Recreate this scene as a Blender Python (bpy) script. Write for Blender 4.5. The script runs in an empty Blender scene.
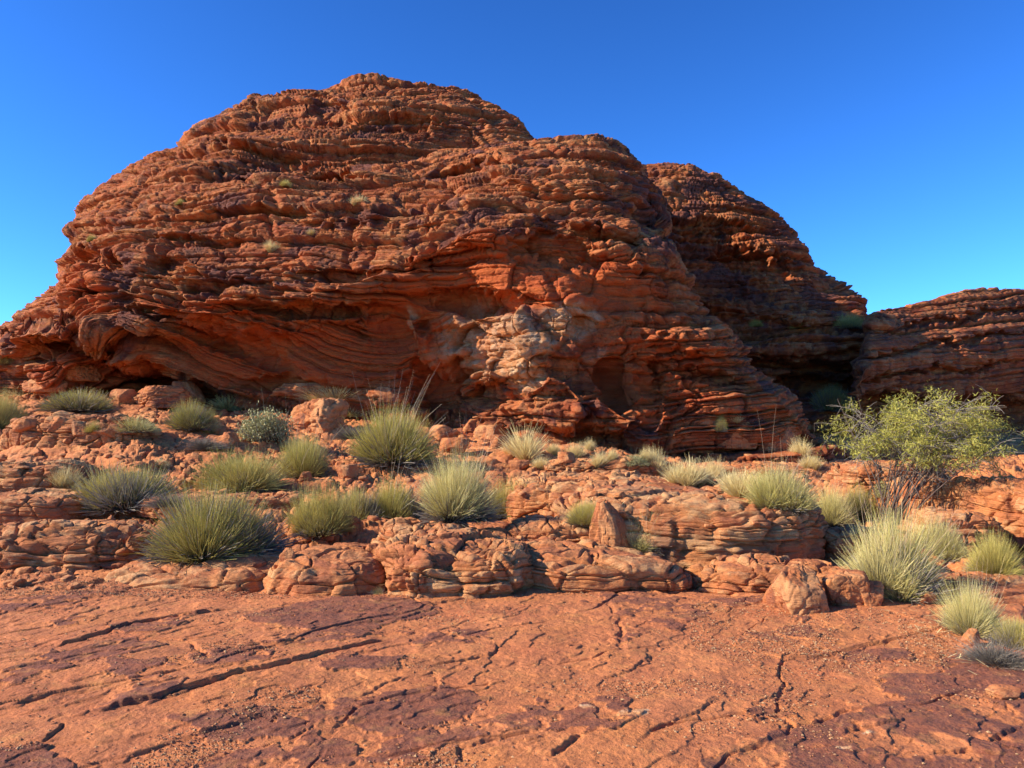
import bpy, math, random
import numpy as np
from mathutils import Vector, Matrix

R = math.radians
sc = bpy.context.scene
COL = sc.collection
F = 770.0
HOR = 420.0
CAMZ = 1.6
PITCH = math.atan((HOR - 384.0) / F)

# ---------------------------------------------------------------- camera
cam_data = bpy.data.cameras.new("camera")
cam_data.sensor_width = 36.0
cam_data.lens = 36.0 * F / 1024.0
cam_data.clip_start = 0.05
cam_data.clip_end = 3000.0
cam = bpy.data.objects.new("camera", cam_data)
cam.location = (0, 0, CAMZ)
cam.rotation_euler = (R(90) + PITCH, 0, 0)
COL.objects.link(cam)
sc.camera = cam

# ---------------------------------------------------------------- light
SUN_EL = R(28.0)
SUN_H = Vector((-1.0, -0.18, 0)).normalized()          # horizontal direction towards the sun
sun_dir = Vector((SUN_H.x * math.cos(SUN_EL), SUN_H.y * math.cos(SUN_EL), math.sin(SUN_EL)))
sd = bpy.data.lights.new("sun", 'SUN')
sd.energy = 5.0
sd.angle = R(0.53)
sd.color = (1.0, 0.87, 0.70)
so = bpy.data.objects.new("sun", sd)
so.rotation_euler = sun_dir.to_track_quat('Z', 'Y').to_euler()
so.location = (-40, -10, 40)
COL.objects.link(so)

world = bpy.data.worlds.new("World")
sc.world = world
world.use_nodes = True
nt = world.node_tree
nt.nodes.clear()
wo = nt.nodes.new('ShaderNodeOutputWorld')
bg = nt.nodes.new('ShaderNodeBackground')
sky = nt.nodes.new('ShaderNodeTexSky')
sky.sky_type = 'NISHITA'
sky.sun_disc = False
sky.sun_elevation = SUN_EL
sky.sun_rotation = math.atan2(SUN_H.x, SUN_H.y)
sky.altitude = 600
sky.air_density = 1.0
sky.dust_density = 0.15
sky.ozone_density = 3.0
gm = nt.nodes.new('ShaderNodeGamma')
gm.inputs['Gamma'].default_value = 1.42
hs = nt.nodes.new('ShaderNodeVectorMath'); hs.operation = 'MULTIPLY'; hs.inputs[1].default_value = (0.30, 0.66, 1.04)
nt.links.new(sky.outputs[0], gm.inputs[0])
nt.links.new(gm.outputs[0], hs.inputs[0])
nt.links.new(hs.outputs[0], bg.inputs['Color'])
bg.inputs['Strength'].default_value = 0.075
nt.links.new(bg.outputs[0], wo.inputs['Surface'])

sc.view_settings.view_transform = 'Standard'
sc.view_settings.look = 'None'
sc.view_settings.gamma = 1.0
sc.view_settings.exposure = 0.86
sc.cycles.max_bounces = 5
sc.cycles.diffuse_bounces = 3

# ---------------------------------------------------------------- projection helpers
CP, SP = math.cos(PITCH), math.sin(PITCH)
def ray(px, py):
    px = np.asarray(px, float); py = np.asarray(py, float)
    a = px - 512.0; b = 384.0 - py
    return a, F * CP - b * SP, F * SP + b * CP
def at(px, py, Y):
    dx, dy, dz = ray(px, py)
    t = Y / dy
    return dx * t, Y + 0 * t, CAMZ + dz * t
def onplane(px, py, z=0.0):
    dx, dy, dz = ray(px, py)
    t = (z - CAMZ) / dz
    return dx * t, dy * t
def project(x, y, z):
    zz = z - CAMZ
    dep = y * CP + zz * SP
    up = -y * SP + zz * CP
    return 512 + F * x / dep, 384 - F * up / dep

# ---------------------------------------------------------------- noise in numpy
U = np.uint32
def _hash(ix, iy, iz, seed):
    with np.errstate(over='ignore'):
        h = (ix.astype(np.int64).astype(U) * U(374761393)) ^ (iy.astype(np.int64).astype(U) * U(668265263)) \
            ^ (iz.astype(np.int64).astype(U) * U(2246822519)) ^ U((seed * 3266489917 + 12345) & 0xffffffff)
        h ^= h >> U(15); h = h * U(2246822519); h ^= h >> U(13); h = h * U(3266489917); h ^= h >> U(16)
    return h
_rs = np.random.RandomState(5)
_G = _rs.normal(size=(64, 3)); _G /= np.linalg.norm(_G, axis=1)[:, None]
_G = _G.astype(np.float32)
def noise(x, y, z, seed=0):
    x, y, z = np.broadcast_arrays(np.asarray(x, np.float32), np.asarray(y, np.float32), np.asarray(z, np.float32))
    fx, fy, fz = np.floor(x), np.floor(y), np.floor(z)
    ix, iy, iz = fx.astype(np.int32), fy.astype(np.int32), fz.astype(np.int32)
    x = x - fx; y = y - fy; z = z - fz
    u = x * x * x * (x * (x * 6 - 15) + 10); v = y * y * y * (y * (y * 6 - 15) + 10); w = z * z * z * (z * (z * 6 - 15) + 10)
    out = np.zeros_like(x)
    for a in (0, 1):
        wx = u if a else 1 - u
        for b in (0, 1):
            wy = v if b else 1 - v
            for c in (0, 1):
                wz = w if c else 1 - w
                g = _G[_hash(ix + a, iy + b, iz + c, seed) & U(63)]
                out += wx * wy * wz * (g[..., 0] * (x - a) + g[..., 1] * (y - b) + g[..., 2] * (z - c))
    return out * 1.6          # about -1..1
def fbm(x, y, z, octv=4, seed=0, gain=0.5, lac=2.07, ridged=False):
    s = 0; a = 1.0; t = 0
    for k in range(octv):
        n = noise(x, y, z, seed + k * 17)
        if ridged: n = 0.6 - np.abs(n) * 1.6
        s = s + a * n; t += a
        a *= gain; x = x * lac + 3.1; y = y * lac + 1.7; z = z * lac + 5.3
    return s / t
def smooth(a, b, x):
    t = np.clip((x - a) / (b - a), 0, 1)
    return t * t * (3 - 2 * t)
def rnd(k, seed):
    k = np.asarray(k)
    return (_hash(k, k * 0 + 7, k * 0 + 3, seed) & U(65535)).astype(np.float32) / 65535.0
def voro2(x, y, k, seed, jit=0.85):
    x, y, k = np.broadcast_arrays(x, y, k)
    ix, iy = np.floor(x), np.floor(y)
    f1 = np.full(x.shape, 9.0, np.float32); f2 = f1.copy(); rid = np.zeros(x.shape, np.float32); rid2 = rid.copy()
    for a in (-1, 0, 1):
        for b in (-1, 0, 1):
            cx, cy = ix + a, iy + b
            h = _hash(cx, cy, k, seed)
            jx = (h & U(1023)).astype(np.float32) / 1023.0; jy = ((h >> U(10)) & U(1023)).astype(np.float32) / 1023.0
            dx = cx + 0.5 + (jx - 0.5) * jit - x; dy = cy + 0.5 + (jy - 0.5) * jit - y
            d = np.sqrt(dx * dx + dy * dy)
            new = d < f1
            f2 = np.where(new, f1, np.minimum(f2, d))
            rr = ((h >> U(20)) & U(1023)).astype(np.float32) / 1023.0
            rid = np.where(new, rr, rid); rid2 = np.where(new, jx, rid2)
            f1 = np.where(new, d, f1)
    return f1, f2, rid, rid2
def bricks(x, y, z, tz, txy, seed):
    """beds of rock split by upright joints: offset 0..1 per block, crack 0..1 (1 in the block), rounding"""
    zz = z / tz
    zz = zz + 0.33 * np.sin(zz * 1.7 + seed) + 0.2 * np.sin(zz * 0.53 + 2 * seed)
    k = np.floor(zz); u = zz - k
    off = rnd(k.astype(np.int32), seed) * 17.0
    f1, f2, r, r2 = voro2(x / txy + off, y / txy + off * 0.7, k, seed)
    crack = smooth(0.0, 0.10, f2 - f1)
    prof = 1 - np.abs(2 * u - 1) ** 11
    lay = 0.5 + 0.62 * noise(x / (txy * 3.2), y / (txy * 3.2), k * 3.71 + 0.5, seed + 9)
    return r, crack, prof, lay, r2

# ---------------------------------------------------------------- mesh helpers
def mesh_from(name, V, Q, attrs=None, smooth_shade=True):
    """V (n,3); Q (m,4) quads or (m,3) triangles"""
    me = bpy.data.meshes.new(name)
    n, m, c = len(V), len(Q), Q.shape[1]
    me.vertices.add(n); me.vertices.foreach_set('co', np.ascontiguousarray(V, np.float32).ravel())
    me.loops.add(m * c); me.loops.foreach_set('vertex_index', np.ascontiguousarray(Q, np.int32).ravel())
    me.polygons.add(m)
    me.polygons.foreach_set('loop_start', np.arange(0, m * c, c, dtype=np.int32))
    me.polygons.foreach_set('loop_total', np.full(m, c, np.int32))
    me.polygons.foreach_set('use_smooth', np.full(m, smooth_shade, bool))
    me.update(calc_edges=True)
    for k, a in (attrs or {}).items():
        at_ = me.attributes.new(k, 'FLOAT', 'POINT')
        at_.data.foreach_set('value', np.ascontiguousarray(a, np.float32).ravel())
    me.validate()
    return me
def grid_quads(r, c, wrap=False):
    i = np.arange(r - 1)[:, None]; j = np.arange(c if wrap else c - 1)[None, :]
    j2 = (j + 1) % c
    a = i * c + j; b = i * c + j2; d = (i + 1) * c + j; e = (i + 1) * c + j2
    return np.stack([a, b, e, d], -1).reshape(-1, 4)
def link(name, me, mat=None, parent=None, loc=None):
    o = bpy.data.objects.new(name, me)
    if mat is not None and me is not None and not me.materials: me.materials.append(mat)
    COL.objects.link(o)
    if parent is not None: o.parent = parent
    if loc is not None: o.location = loc
    return o
def tag(o, label, cat, group=None, kind=None):
    if label: o['label'] = label
    if cat: o['category'] = cat
    if group: o['group'] = group
    if kind: o['kind'] = kind
    return o
def gsm(A, sig, axis):
    n = int(sig * 3) + 1
    k = np.exp(-0.5 * (np.arange(-n, n + 1) / sig) ** 2); k /= k.sum()
    A = np.moveaxis(A, axis, 0)
    P = np.concatenate([np.repeat(A[:1], n, 0), A, np.repeat(A[-1:], n, 0)], 0)
    out = sum(k[i] * P[i:i + len(A)] for i in range(2 * n + 1))
    return np.moveaxis(out, 0, axis)
def grid_normals(P):
    du = np.gradient(P, axis=1); dv = np.gradient(P, axis=0)
    n = np.cross(du, dv)
    n /= (np.linalg.norm(n, axis=-1, keepdims=True) + 1e-9)
    return n

# ---------------------------------------------------------------- materials
def N(nt, t, **kw):
    n = nt.nodes.new(t)
    for k, v in kw.items():
        if k in n.inputs: n.inputs[k].default_value = v
        else: setattr(n, k, v)
    return n
def warm(c, k=0.62): return (c[0], c[1] * (0.82 if k < 0.7 else 1.0), c[2] * k)
def rock_material(name, scale=1.0, dusty=0.0, bump=1.0, base_a=(0.50, 0.165, 0.062), base_b=(0.34, 0.09, 0.038), pale=(0.58, 0.34, 0.17), dark=(0.12, 0.042, 0.034), pale_amt=1.0, dark_amt=1.0):
    m = bpy.data.materials.new(name); m.use_nodes = True
    kb = 0.62 if 'dome' in name else 0.80
    base_a, base_b, pale, dark = warm(base_a, kb), warm(base_b, kb), warm(pale, kb), warm(dark, kb)
    t = m.node_tree; t.nodes.clear(); L = t.links.new
    out = N(t, 'ShaderNodeOutputMaterial'); bs = N(t, 'ShaderNodeBsdfPrincipled')
    bs.inputs['Roughness'].default_value = 0.88
    bs.inputs['Specular IOR Level'].default_value = 0.25
    L(bs.outputs[0], out.inputs['Surface'])
    geo = N(t, 'ShaderNodeNewGeometry')
    def tex(sc_, det=5, rough=0.6, vec=None, dist=0.0):
        n = N(t, 'ShaderNodeTexNoise'); n.inputs['Scale'].default_value = sc_; n.inputs['Detail'].default_value = det
        n.inputs['Roughness'].default_value = rough; n.inputs['Distortion'].default_value = dist
        L(vec if vec is not None else geo.outputs['Position'], n.inputs['Vector']); return n.outputs['Fac']
    def ramp(fac, p0, p1, c0=0.0, c1=1.0):
        mr = N(t, 'ShaderNodeMapRange'); mr.interpolation_type = 'SMOOTHSTEP'
        L(fac, mr.inputs['Value'])
        mr.inputs['From Min'].default_value = p0; mr.inputs['From Max'].default_value = p1
        mr.inputs['To Min'].default_value = c0; mr.inputs['To Max'].default_value = c1
        return mr.outputs['Result']
    def math_(op, a, b):
        n = N(t, 'ShaderNodeMath', operation=op)
        for i, v in ((0, a), (1, b)):
            if isinstance(v, (int, float)): n.inputs[i].default_value = v
            else: L(v, n.inputs[i])
        n.use_clamp = (op != 'SUBTRACT'); return n.outputs[0]
    def mix(fac, a, b):
        n = N(t, 'ShaderNodeMix', data_type='RGBA')
        if isinstance(fac, (int, float)): n.inputs[0].default_value = fac
        else: L(fac, n.inputs[0])
        for i, v in ((6, a), (7, b)):
            if isinstance(v, tuple): n.inputs[i].default_value = (*v, 1)
            else: L(v, n.inputs[i])
        return n.outputs[2]
    def attr(nm):
        n = N(t, 'ShaderNodeAttribute', attribute_name=nm); return n.outputs['Fac']
    flat = N(t, 'ShaderNodeMapping'); flat.inputs['Scale'].default_value = (0.35, 0.35, 2.2)
    L(geo.outputs['Position'], flat.inputs['Vector'])
    fv = flat.outputs[0]
    c = mix(ramp(tex(0.9 * scale, 6), 0.35, 0.65), base_a, base_b)
    c = mix(ramp(tex(2.4 * scale, 6, 0.65, fv), 0.42, 0.68, 0, 0.65), c, (0.56, 0.20, 0.055))     # lighter beds
    tone = attr('tone')
    pz = math_('MULTIPLY', ramp(math_('ADD', math_('MULTIPLY', tex(3.1 * scale, 7, 0.72), 0.7), math_('MULTIPLY', tone, 0.3)), 0.47, 0.66, 0, 0.8), pale_amt)
    c = mix(pz, c, pale)
    dk = math_('MULTIPLY', ramp(math_('SUBTRACT', tex(1.7 * scale, 8, 0.7), math_('MULTIPLY', tone, 0.12)), 0.44, 0.60, 0, 0.85), dark_amt)
    c = mix(dk, c, dark)
    stm = N(t, 'ShaderNodeMapping'); stm.inputs['Scale'].default_value = (1.0, 1.0, 0.16); L(geo.outputs['Position'], stm.inputs['Vector'])
    c = mix(math_('MULTIPLY', ramp(tex(1.5 * scale, 7, 0.7, stm.outputs[0]), 0.53, 0.66, 0, 0.85), dark_amt), c, (0.085, 0.036, 0.026))   # weathering streaks
    c = mix(attr('fresh'), c, mix(ramp(tex(1.6, 6, 0.65, fv), 0.35, 0.7), (0.60, 0.125, 0.022), (0.40, 0.070, 0.02)))
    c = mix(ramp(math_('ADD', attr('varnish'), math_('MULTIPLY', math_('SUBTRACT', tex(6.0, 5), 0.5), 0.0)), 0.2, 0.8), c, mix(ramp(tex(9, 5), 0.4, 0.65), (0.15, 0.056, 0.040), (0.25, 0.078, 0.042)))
    c = mix(attr('chalk_and_sun'), c, mix(ramp(tex(3.2, 6, 0.7), 0.4, 0.6), (0.64, 0.44, 0.25), (0.58, 0.25, 0.09)))
    c = mix(ramp(tex(38 * scale, 4, 0.7), 0.3, 0.75, 0.0, 0.32), c, (0.62, 0.23, 0.07) if dusty else (0.20, 0.065, 0.032))
    if dusty:
        c = mix(ramp(tex(70, 3, 0.7), 0.54, 0.70, 0.0, 0.28 * dusty), c, (0.16, 0.05, 0.025))
        c = mix(ramp(tex(5, 6, 0.75), 0.5, 0.72, 0.0, 0.45 * dusty), c, (0.58, 0.27, 0.075))
    L(c, bs.inputs['Base Color'])
    b0 = N(t, 'ShaderNodeBump'); b0.inputs['Strength'].default_value = bump; b0.inputs['Distance'].default_value = 0.16 / scale
    L(tex(4.5 * scale, 6, 0.62, fv), b0.inputs['Height'])
    b1 = N(t, 'ShaderNodeBump'); b1.inputs['Strength'].default_value = 0.75 * bump; b1.inputs['Distance'].default_value = 0.05 / scale
    L(tex(11 * scale, 8, 0.72), b1.inputs['Height']); L(b0.outputs[0], b1.inputs['Normal'])
    b2 = N(t, 'ShaderNodeBump'); b2.inputs['Strength'].default_value = 0.6 * bump; b2.inputs['Distance'].default_value = 0.012 / scale
    L(tex(60 * scale, 5, 0.7), b2.inputs['Height']); L(b1.outputs[0], b2.inputs['Normal'])
    L(b2.outputs[0], bs.inputs['Normal'])
    return m
M_DOME = rock_material('dome_sandstone', 1.0, 0.0, 1.0)
M_GROUND = rock_material('slab_sandstone', 1.6, 1.0, 0.8, base_a=(0.61, 0.215, 0.095), base_b=(0.48, 0.15, 0.07), pale=(0.64, 0.33, 0.16), dark=(0.30, 0.10, 0.065), dark_amt=0.5, pale_amt=0.6)
M_OUT = rock_material('outcrop_sandstone', 2.0, 0.0, 0.9, base_a=(0.60, 0.24, 0.10), base_b=(0.48, 0.155, 0.07), pale=(0.66, 0.38, 0.20), dark=(0.26, 0.08, 0.055), dark_amt=0.6)
M_STONE = rock_material('loose_sandstone', 3.0, 0.0, 0.8, base_a=(0.60, 0.23, 0.10), base_b=(0.44, 0.14, 0.06), pale=(0.64, 0.37, 0.20), dark=(0.24, 0.08, 0.055), dark_amt=0.8, pale_amt=0.6)

# ================================================================= GROUND
TB = np.array([-0.80, -0.53, -0.02, 0.37, 0.62, 0.85])          # bearing x/y
TY = np.array([-1e3, 6.9, 9.0, 12.0, 16.0, 20.0, 28.0, 60.0, 3000.])
TZ = np.array([
    [0, 0, .26, .74, 1.46, 2.20, 2.6, 2.6, 2.6],
    [0, 0, .25, .74, 1.46, 2.20, 2.6, 2.6, 2.6],
    [0, 0, .15, .55, 1.02, 1.45, 2.0, 2.4, 2.4],
    [0, 0, .06, .32, .62, 0.80, 1.2, 1.8, 1.8],
    [0, 0, .10, .40, .66, 0.78, 1.15, 1.8, 1.8],
    [0, 0, .10, .40, .66, 0.78, 1.15, 1.8, 1.8]])
def ground_base(x, y):
    b = np.clip(x / np.maximum(y, 4.0), TB[0], TB[-1])
    cols = np.stack([np.interp(y, TY, TZ[i]) for i in range(len(TB))], 0)
    f = np.interp(b, TB, np.arange(len(TB)))
    i0 = np.clip(np.floor(f).astype(int), 0, len(TB) - 2); w = f - i0
    w = w * w * (3 - 2 * w)
    a = np.take_along_axis(cols, i0[None], 0)[0]; c = np.take_along_axis(cols, i0[None] + 1, 0)[0]
    return a * (1 - w) + c * w
def poly_world(pts, z=0.0):
    p = np.array(pts, float)
    x, y = onplane(p[:, 0], p[:, 1], z)
    return np.stack([x, y], 1)
def step_along(x, y, pts, h, width, seed):
    """ledge: plate on the left-hand side of the line stands h higher, fading back over width"""
    P = poly_world(pts)
    wx = x + 0.035 * noise(x * 6, y * 6, 0, seed) + 0.012 * noise(x * 25, y * 25, 0, seed + 1)
    wy = y + 0.035 * noise(x * 6, y * 6, 9, seed) + 0.012 * noise(x * 25, y * 25, 7, seed + 1)
    best = np.full(x.shape, 1e9); sgn = np.zeros(x.shape); tpar = np.zeros(x.shape)
    n = len(P) - 1
    for i in range(n):
        a, b = P[i], P[i + 1]; d = b - a; l2 = d @ d
        t = np.clip(((wx - a[0]) * d[0] + (wy - a[1]) * d[1]) / l2, 0, 1)
        qx = wx - a[0] - t * d[0]; qy = wy - a[1] - t * d[1]
        dd = np.sqrt(qx * qx + qy * qy)
        s = np.sign(d[0] * qy - d[1] * qx)
        new = dd < best
        best = np.where(new, dd, best); sgn = np.where(new, s, sgn); tpar = np.where(new, (i + t) / n, tpar)
    ends = smooth(0, 0.12, tpar) * smooth(1, 0.88, tpar)
    sd_ = best * sgn
    up = smooth(-0.009, 0.009, sd_) * np.exp(-np.maximum(sd_, 0) / width)
    groove = np.exp(-(sd_ + 0.010) ** 2 / (2 * 0.008 ** 2)) * 0.9
    return (up - groove) * h * ends
STEPS = [
    ([(95, 712), (160, 700), (235, 678), (300, 664), (345, 651), (395, 640)], 0.045, 0.5),
    ([(55, 652), (80, 645), (130, 627), (165, 619), (245, 610)], 0.035, 0.4),
    ([(10, 708), (30, 700), (90, 693), (120, 687)], 0.018, 0.2),
    ([(430, 668), (455, 664), (490, 657), (500, 645)], 0.03, 0.25),
    ([(432, 672), (440, 690), (425, 705)], 0.02, 0.2),
    ([(345, 628), (400, 620), (438, 606)], 0.022, 0.3),
    ([(40, 745), (60, 733), (65, 726)], 0.03, 0.2),
    ([(455, 768), (462, 750), (500, 744), (530, 735)], 0.03, 0.25),
    ([(545, 766), (570, 752), (580, 742)], 0.035, 0.3),
    ([(600, 680), (625, 676), (640, 665), (660, 655)], 0.02, 0.25),
    ([(640, 752), (655, 735), (690, 722), (720, 705)], 0.02, 0.25),
    ([(355, 700), (385, 688), (400, 680)], 0.018, 0.2),
    ([(840, 738), (870, 732), (905, 728)], 0.022, 0.2),
    ([(960, 735), (990, 745), (1015, 730)], 0.035, 0.3),
    ([(930, 760), (970, 752), (1000, 760)], 0.03, 0.3),
    ([(380, 562), (420, 575), (330, 590), (230, 583)], 0.02, 0.2),
    ([(-20, 582), (40, 580), (90, 576), (130, 570)], 0.05, 0.5),
    ([(700, 590), (760, 586), (800, 575)], 0.03, 0.4),
]
PATCH = [  # outlines in the photograph of the purple-brown crusts on the slab
    [(105, 665), (118, 660), (135, 664), (165, 665), (160, 672), (135, 680), (115, 684), (103, 676)],
    [(48, 658), (78, 655), (80, 664), (55, 667)],
    [(335, 715), (400, 692), (455, 688), (490, 700), (470, 715), (400, 738), (350, 730)],
    [(240, 620), (330, 600), (430, 603), (440, 612), (400, 622), (340, 640), (280, 632)],
    [(170, 722), (240, 712), (320, 722), (280, 738), (200, 745)],
    [(315, 668), (345, 660), (405, 660), (395, 672), (335, 676)],
    [(-20, 752), (45, 748), (70, 768), (60, 790), (-20, 800)],
    [(800, 728), (860, 715), (930, 690), (1040, 680), (1060, 800), (700, 800), (700, 770)],
    [(740, 715), (780, 712), (790, 722), (750, 728)],
    [(830, 655), (900, 652), (920, 662), (850, 664)],
    [(515, 706), (540, 704), (540, 712), (520, 713)], [(535, 698), (552, 700), (553, 705), (538, 703)],
    [(870, 680), (960, 672), (1030, 668), (1040, 690), (900, 700)],
]
def in_poly(x, y, P):
    c = np.zeros(x.shape, bool); n = len(P); d = np.full(x.shape, 1e9)
    for i in range(n):
        x1, y1 = P[i]; x2, y2 = P[(i + 1) % n]
        if y1 != y2:
            c ^= ((y1 > y) != (y2 > y)) & (x < (x2 - x1) * (y - y1) / (y2 - y1) + x1)
        dx, dy = x2 - x1, y2 - y1
        t = np.clip(((x - x1) * dx + (y - y1) * dy) / (dx * dx + dy * dy), 0, 1)
        d = np.minimum(d, np.hypot(x - x1 - t * dx, y - y1 - t * dy))
    return np.where(c, d, -d)
def ground_height(x, y):
    b = ground_base(x, y)
    flat = 1 - smooth(6.9, 8.2, y + 0.25 * noise(x * 1.2, y * 1.2, 0, 40))      # the bare slab in front
    # front slab: thin exfoliating plates
    q = x * 0.72 + y * 0.69; p = -x * 0.69 + y * 0.72
    n1 = fbm(q * 0.45, p * 1.1, 0, 5, 3)
    pl = 0.0
    for lv, hh in ((-0.28, .006), (-0.08, .008), (0.12, .009), (0.3, .007)):
        pl = pl + hh * smooth(lv - 0.008, lv + 0.008, n1 + 0.05 * noise(x * 9, y * 9, 0, 6))
    n2 = fbm(q * 1.6 + 9, p * 3.0, 4, 4, 13)
    for lv, hh in ((-0.2, .003), (0.1, .004), (0.32, .004)):
        pl = pl + hh * smooth(lv - 0.02, lv + 0.02, n2)
    slab = pl + 0.03 * noise(x * 0.5, y * 0.5, 2, 8) + 0.006 * fbm(x * 5, y * 5, 0, 4, 21) + 0.0035 * fbm(x * 22, y * 22, 0, 3, 22)
    for i, (pts, h, w) in enumerate(STEPS):
        slab = slab + step_along(x, y, pts, h * (0.60 if i < 2 else 0.34), w, 50 + i)
    # long thin joints that link up
    cx_, cy_ = q * 0.42 + 0.25 * fbm(x * 0.8, y * 0.8, 1, 4, 33), p * 0.95 + 0.25 * fbm(x * 0.8, y * 0.8, 6, 4, 34)
    j1, j2, jr, _ = voro2(cx_, cy_, np.zeros(x.shape, np.int32), 35)
    jm = smooth(-0.25, 0.15, noise(x * 1.1, y * 1.1, 3, 36))
    slab = slab - 0.016 * jm * (1 - smooth(0.004, 0.028, j2 - j1)) + 0.012 * (jr - 0.5)
    var = 0.75 * smooth(0.17, 0.21, fbm(q * 0.8, p * 1.5, 8, 5, 37)) * smooth(-0.3, 0.0, fbm(x * 5, y * 5, 8, 4, 38))
    wx = x + 0.15 * fbm(x * 4, y * 4, 0, 5, 31, 0.6); wy = y + 0.15 * fbm(x * 4, y * 4, 5, 5, 32, 0.6)
    hole = smooth(-0.42, -0.30, fbm(x * 6, y * 6, 5, 5, 39, 0.65))
    for pts in PATCH:
        d = in_poly(wx, wy, poly_world(pts))
        m_ = smooth(-0.012, 0.02, d)
        if pts[0] == (800, 728):
            m_ = m_ * smooth(-0.25, 0.05, fbm(x * 2.2, y * 2.2, 3, 5, 77))
        var = np.maximum(var, m_ * hole)
    slab = slab + 0.010 * smooth(0, 0.5, var)
    # slope: beds and broken pavement
    warp = 0.30 * fbm(x * 0.35, y * 0.35, 0, 3, 61)
    hh = b + warp
    out = hh
    t = 0.17
    zz = hh / t + 0.3 * noise(x * 0.9, y * 0.9, 1, 62); k = np.floor(zz); u = zz - k
    ter = (k + smooth(0.62, 0.98, u)) * t
    amt = 0.45 + 0.35 * noise(x * 0.3, y * 0.3, 4, 63)
    out = hh * (1 - amt) + ter * amt
    f1, f2, r, r2 = voro2(x * 2.0 + 0.6 * noise(x, y, 0, 64), y * 2.6 + 0.6 * noise(x, y, 5, 64), k, 65)
    out = out + 0.085 * (r - 0.5) - 0.06 * (1 - smooth(0, 0.22, f2 - f1))
    g1, g2, s, s2 = voro2(x * 6.5 + 0.5 * noise(x * 4, y * 4, 0, 66), y * 8 + 0.5 * noise(x * 4, y * 4, 3, 66), k * 0, 67)
    rub = 0.5 + 0.5 * noise(x * 0.6, y * 0.6, 7, 68)
    rub = smooth(0.35, 0.75, rub)
    out = out + (0.012 + 0.075 * rub) * (s - 0.5) - 0.03 * (1 - smooth(0, 0.25, g2 - g1)) * (0.15 + rub)
    out = out + 0.12 * fbm(x * 0.8, y * 0.8, 0, 3, 72) + 0.06 * fbm(x * 3, y * 3, 0, 4, 69) + 0.02 * fbm(x * 12, y * 12, 0, 3, 70)
    slope = out - 0.10
    h = flat * slab + (1 - flat) * slope
    tone = (1 - flat) * (0.5 * r + 0.5 * s)
    chalk_and_sun = np.zeros(x.shape)  # white chalk patches only, on the slab
    for (cx, cy, w) in ((632, 722, 0.10), (640, 718, .07), (585, 713, .05), (870, 738, .04), (845, 757, .04), (762, 748, 0.03)):
        X0, Y0 = onplane(cx, cy)
        chalk_and_sun = np.maximum(chalk_and_sun, smooth(0.0, 0.4, np.exp(-(((x - X0) / w) ** 2 + ((y - Y0) / (w * 0.5)) ** 2)) - 0.35 + 0.4 * noise(x * 30, y * 30, 0, 91)))
    return h, var * flat, tone, chalk_and_sun * flat

u_in = np.linspace(-1, 1, 1500)
u_cols = np.concatenate([-np.geomspace(12, 1.04, 40), u_in, np.geomspace(1.04, 12, 40)])
ys = [-40, -20, -10, -6, -3, -1, 0, 0.8, 1.4, 1.9, 2.3, 2.6, 2.8, 3.0]
y = 3.05
while y < 30.0:
    ys.append(y)
    y += 0.0082 if y < 6 else 0.0115 if y < 7.4 else 0.025 + 0.0006 * (y - 7)
ys += list(np.geomspace(30.2, 1200, 60))
ys = np.array(ys)
half = 0.74 * np.maximum(ys, 3.0) + 0.3
GX = half[:, None] * u_cols[None, :]
GY = np.repeat(ys[:, None], len(u_cols), 1)
gh, gvar, gtone, gchalk = ground_height(GX, GY)
GP = np.stack([GX, GY, gh], -1)
me = mesh_from('ground', GP.reshape(-1, 3), grid_quads(*GX.shape), {'varnish': gvar, 'tone': gtone, 'chalk_and_sun': gchalk})
ground = link('ground', me, M_GROUND)
tag(ground, 'cracked orange sandstone slab and broken rock slope in front of the dome', 'ground', kind='structure')

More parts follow.
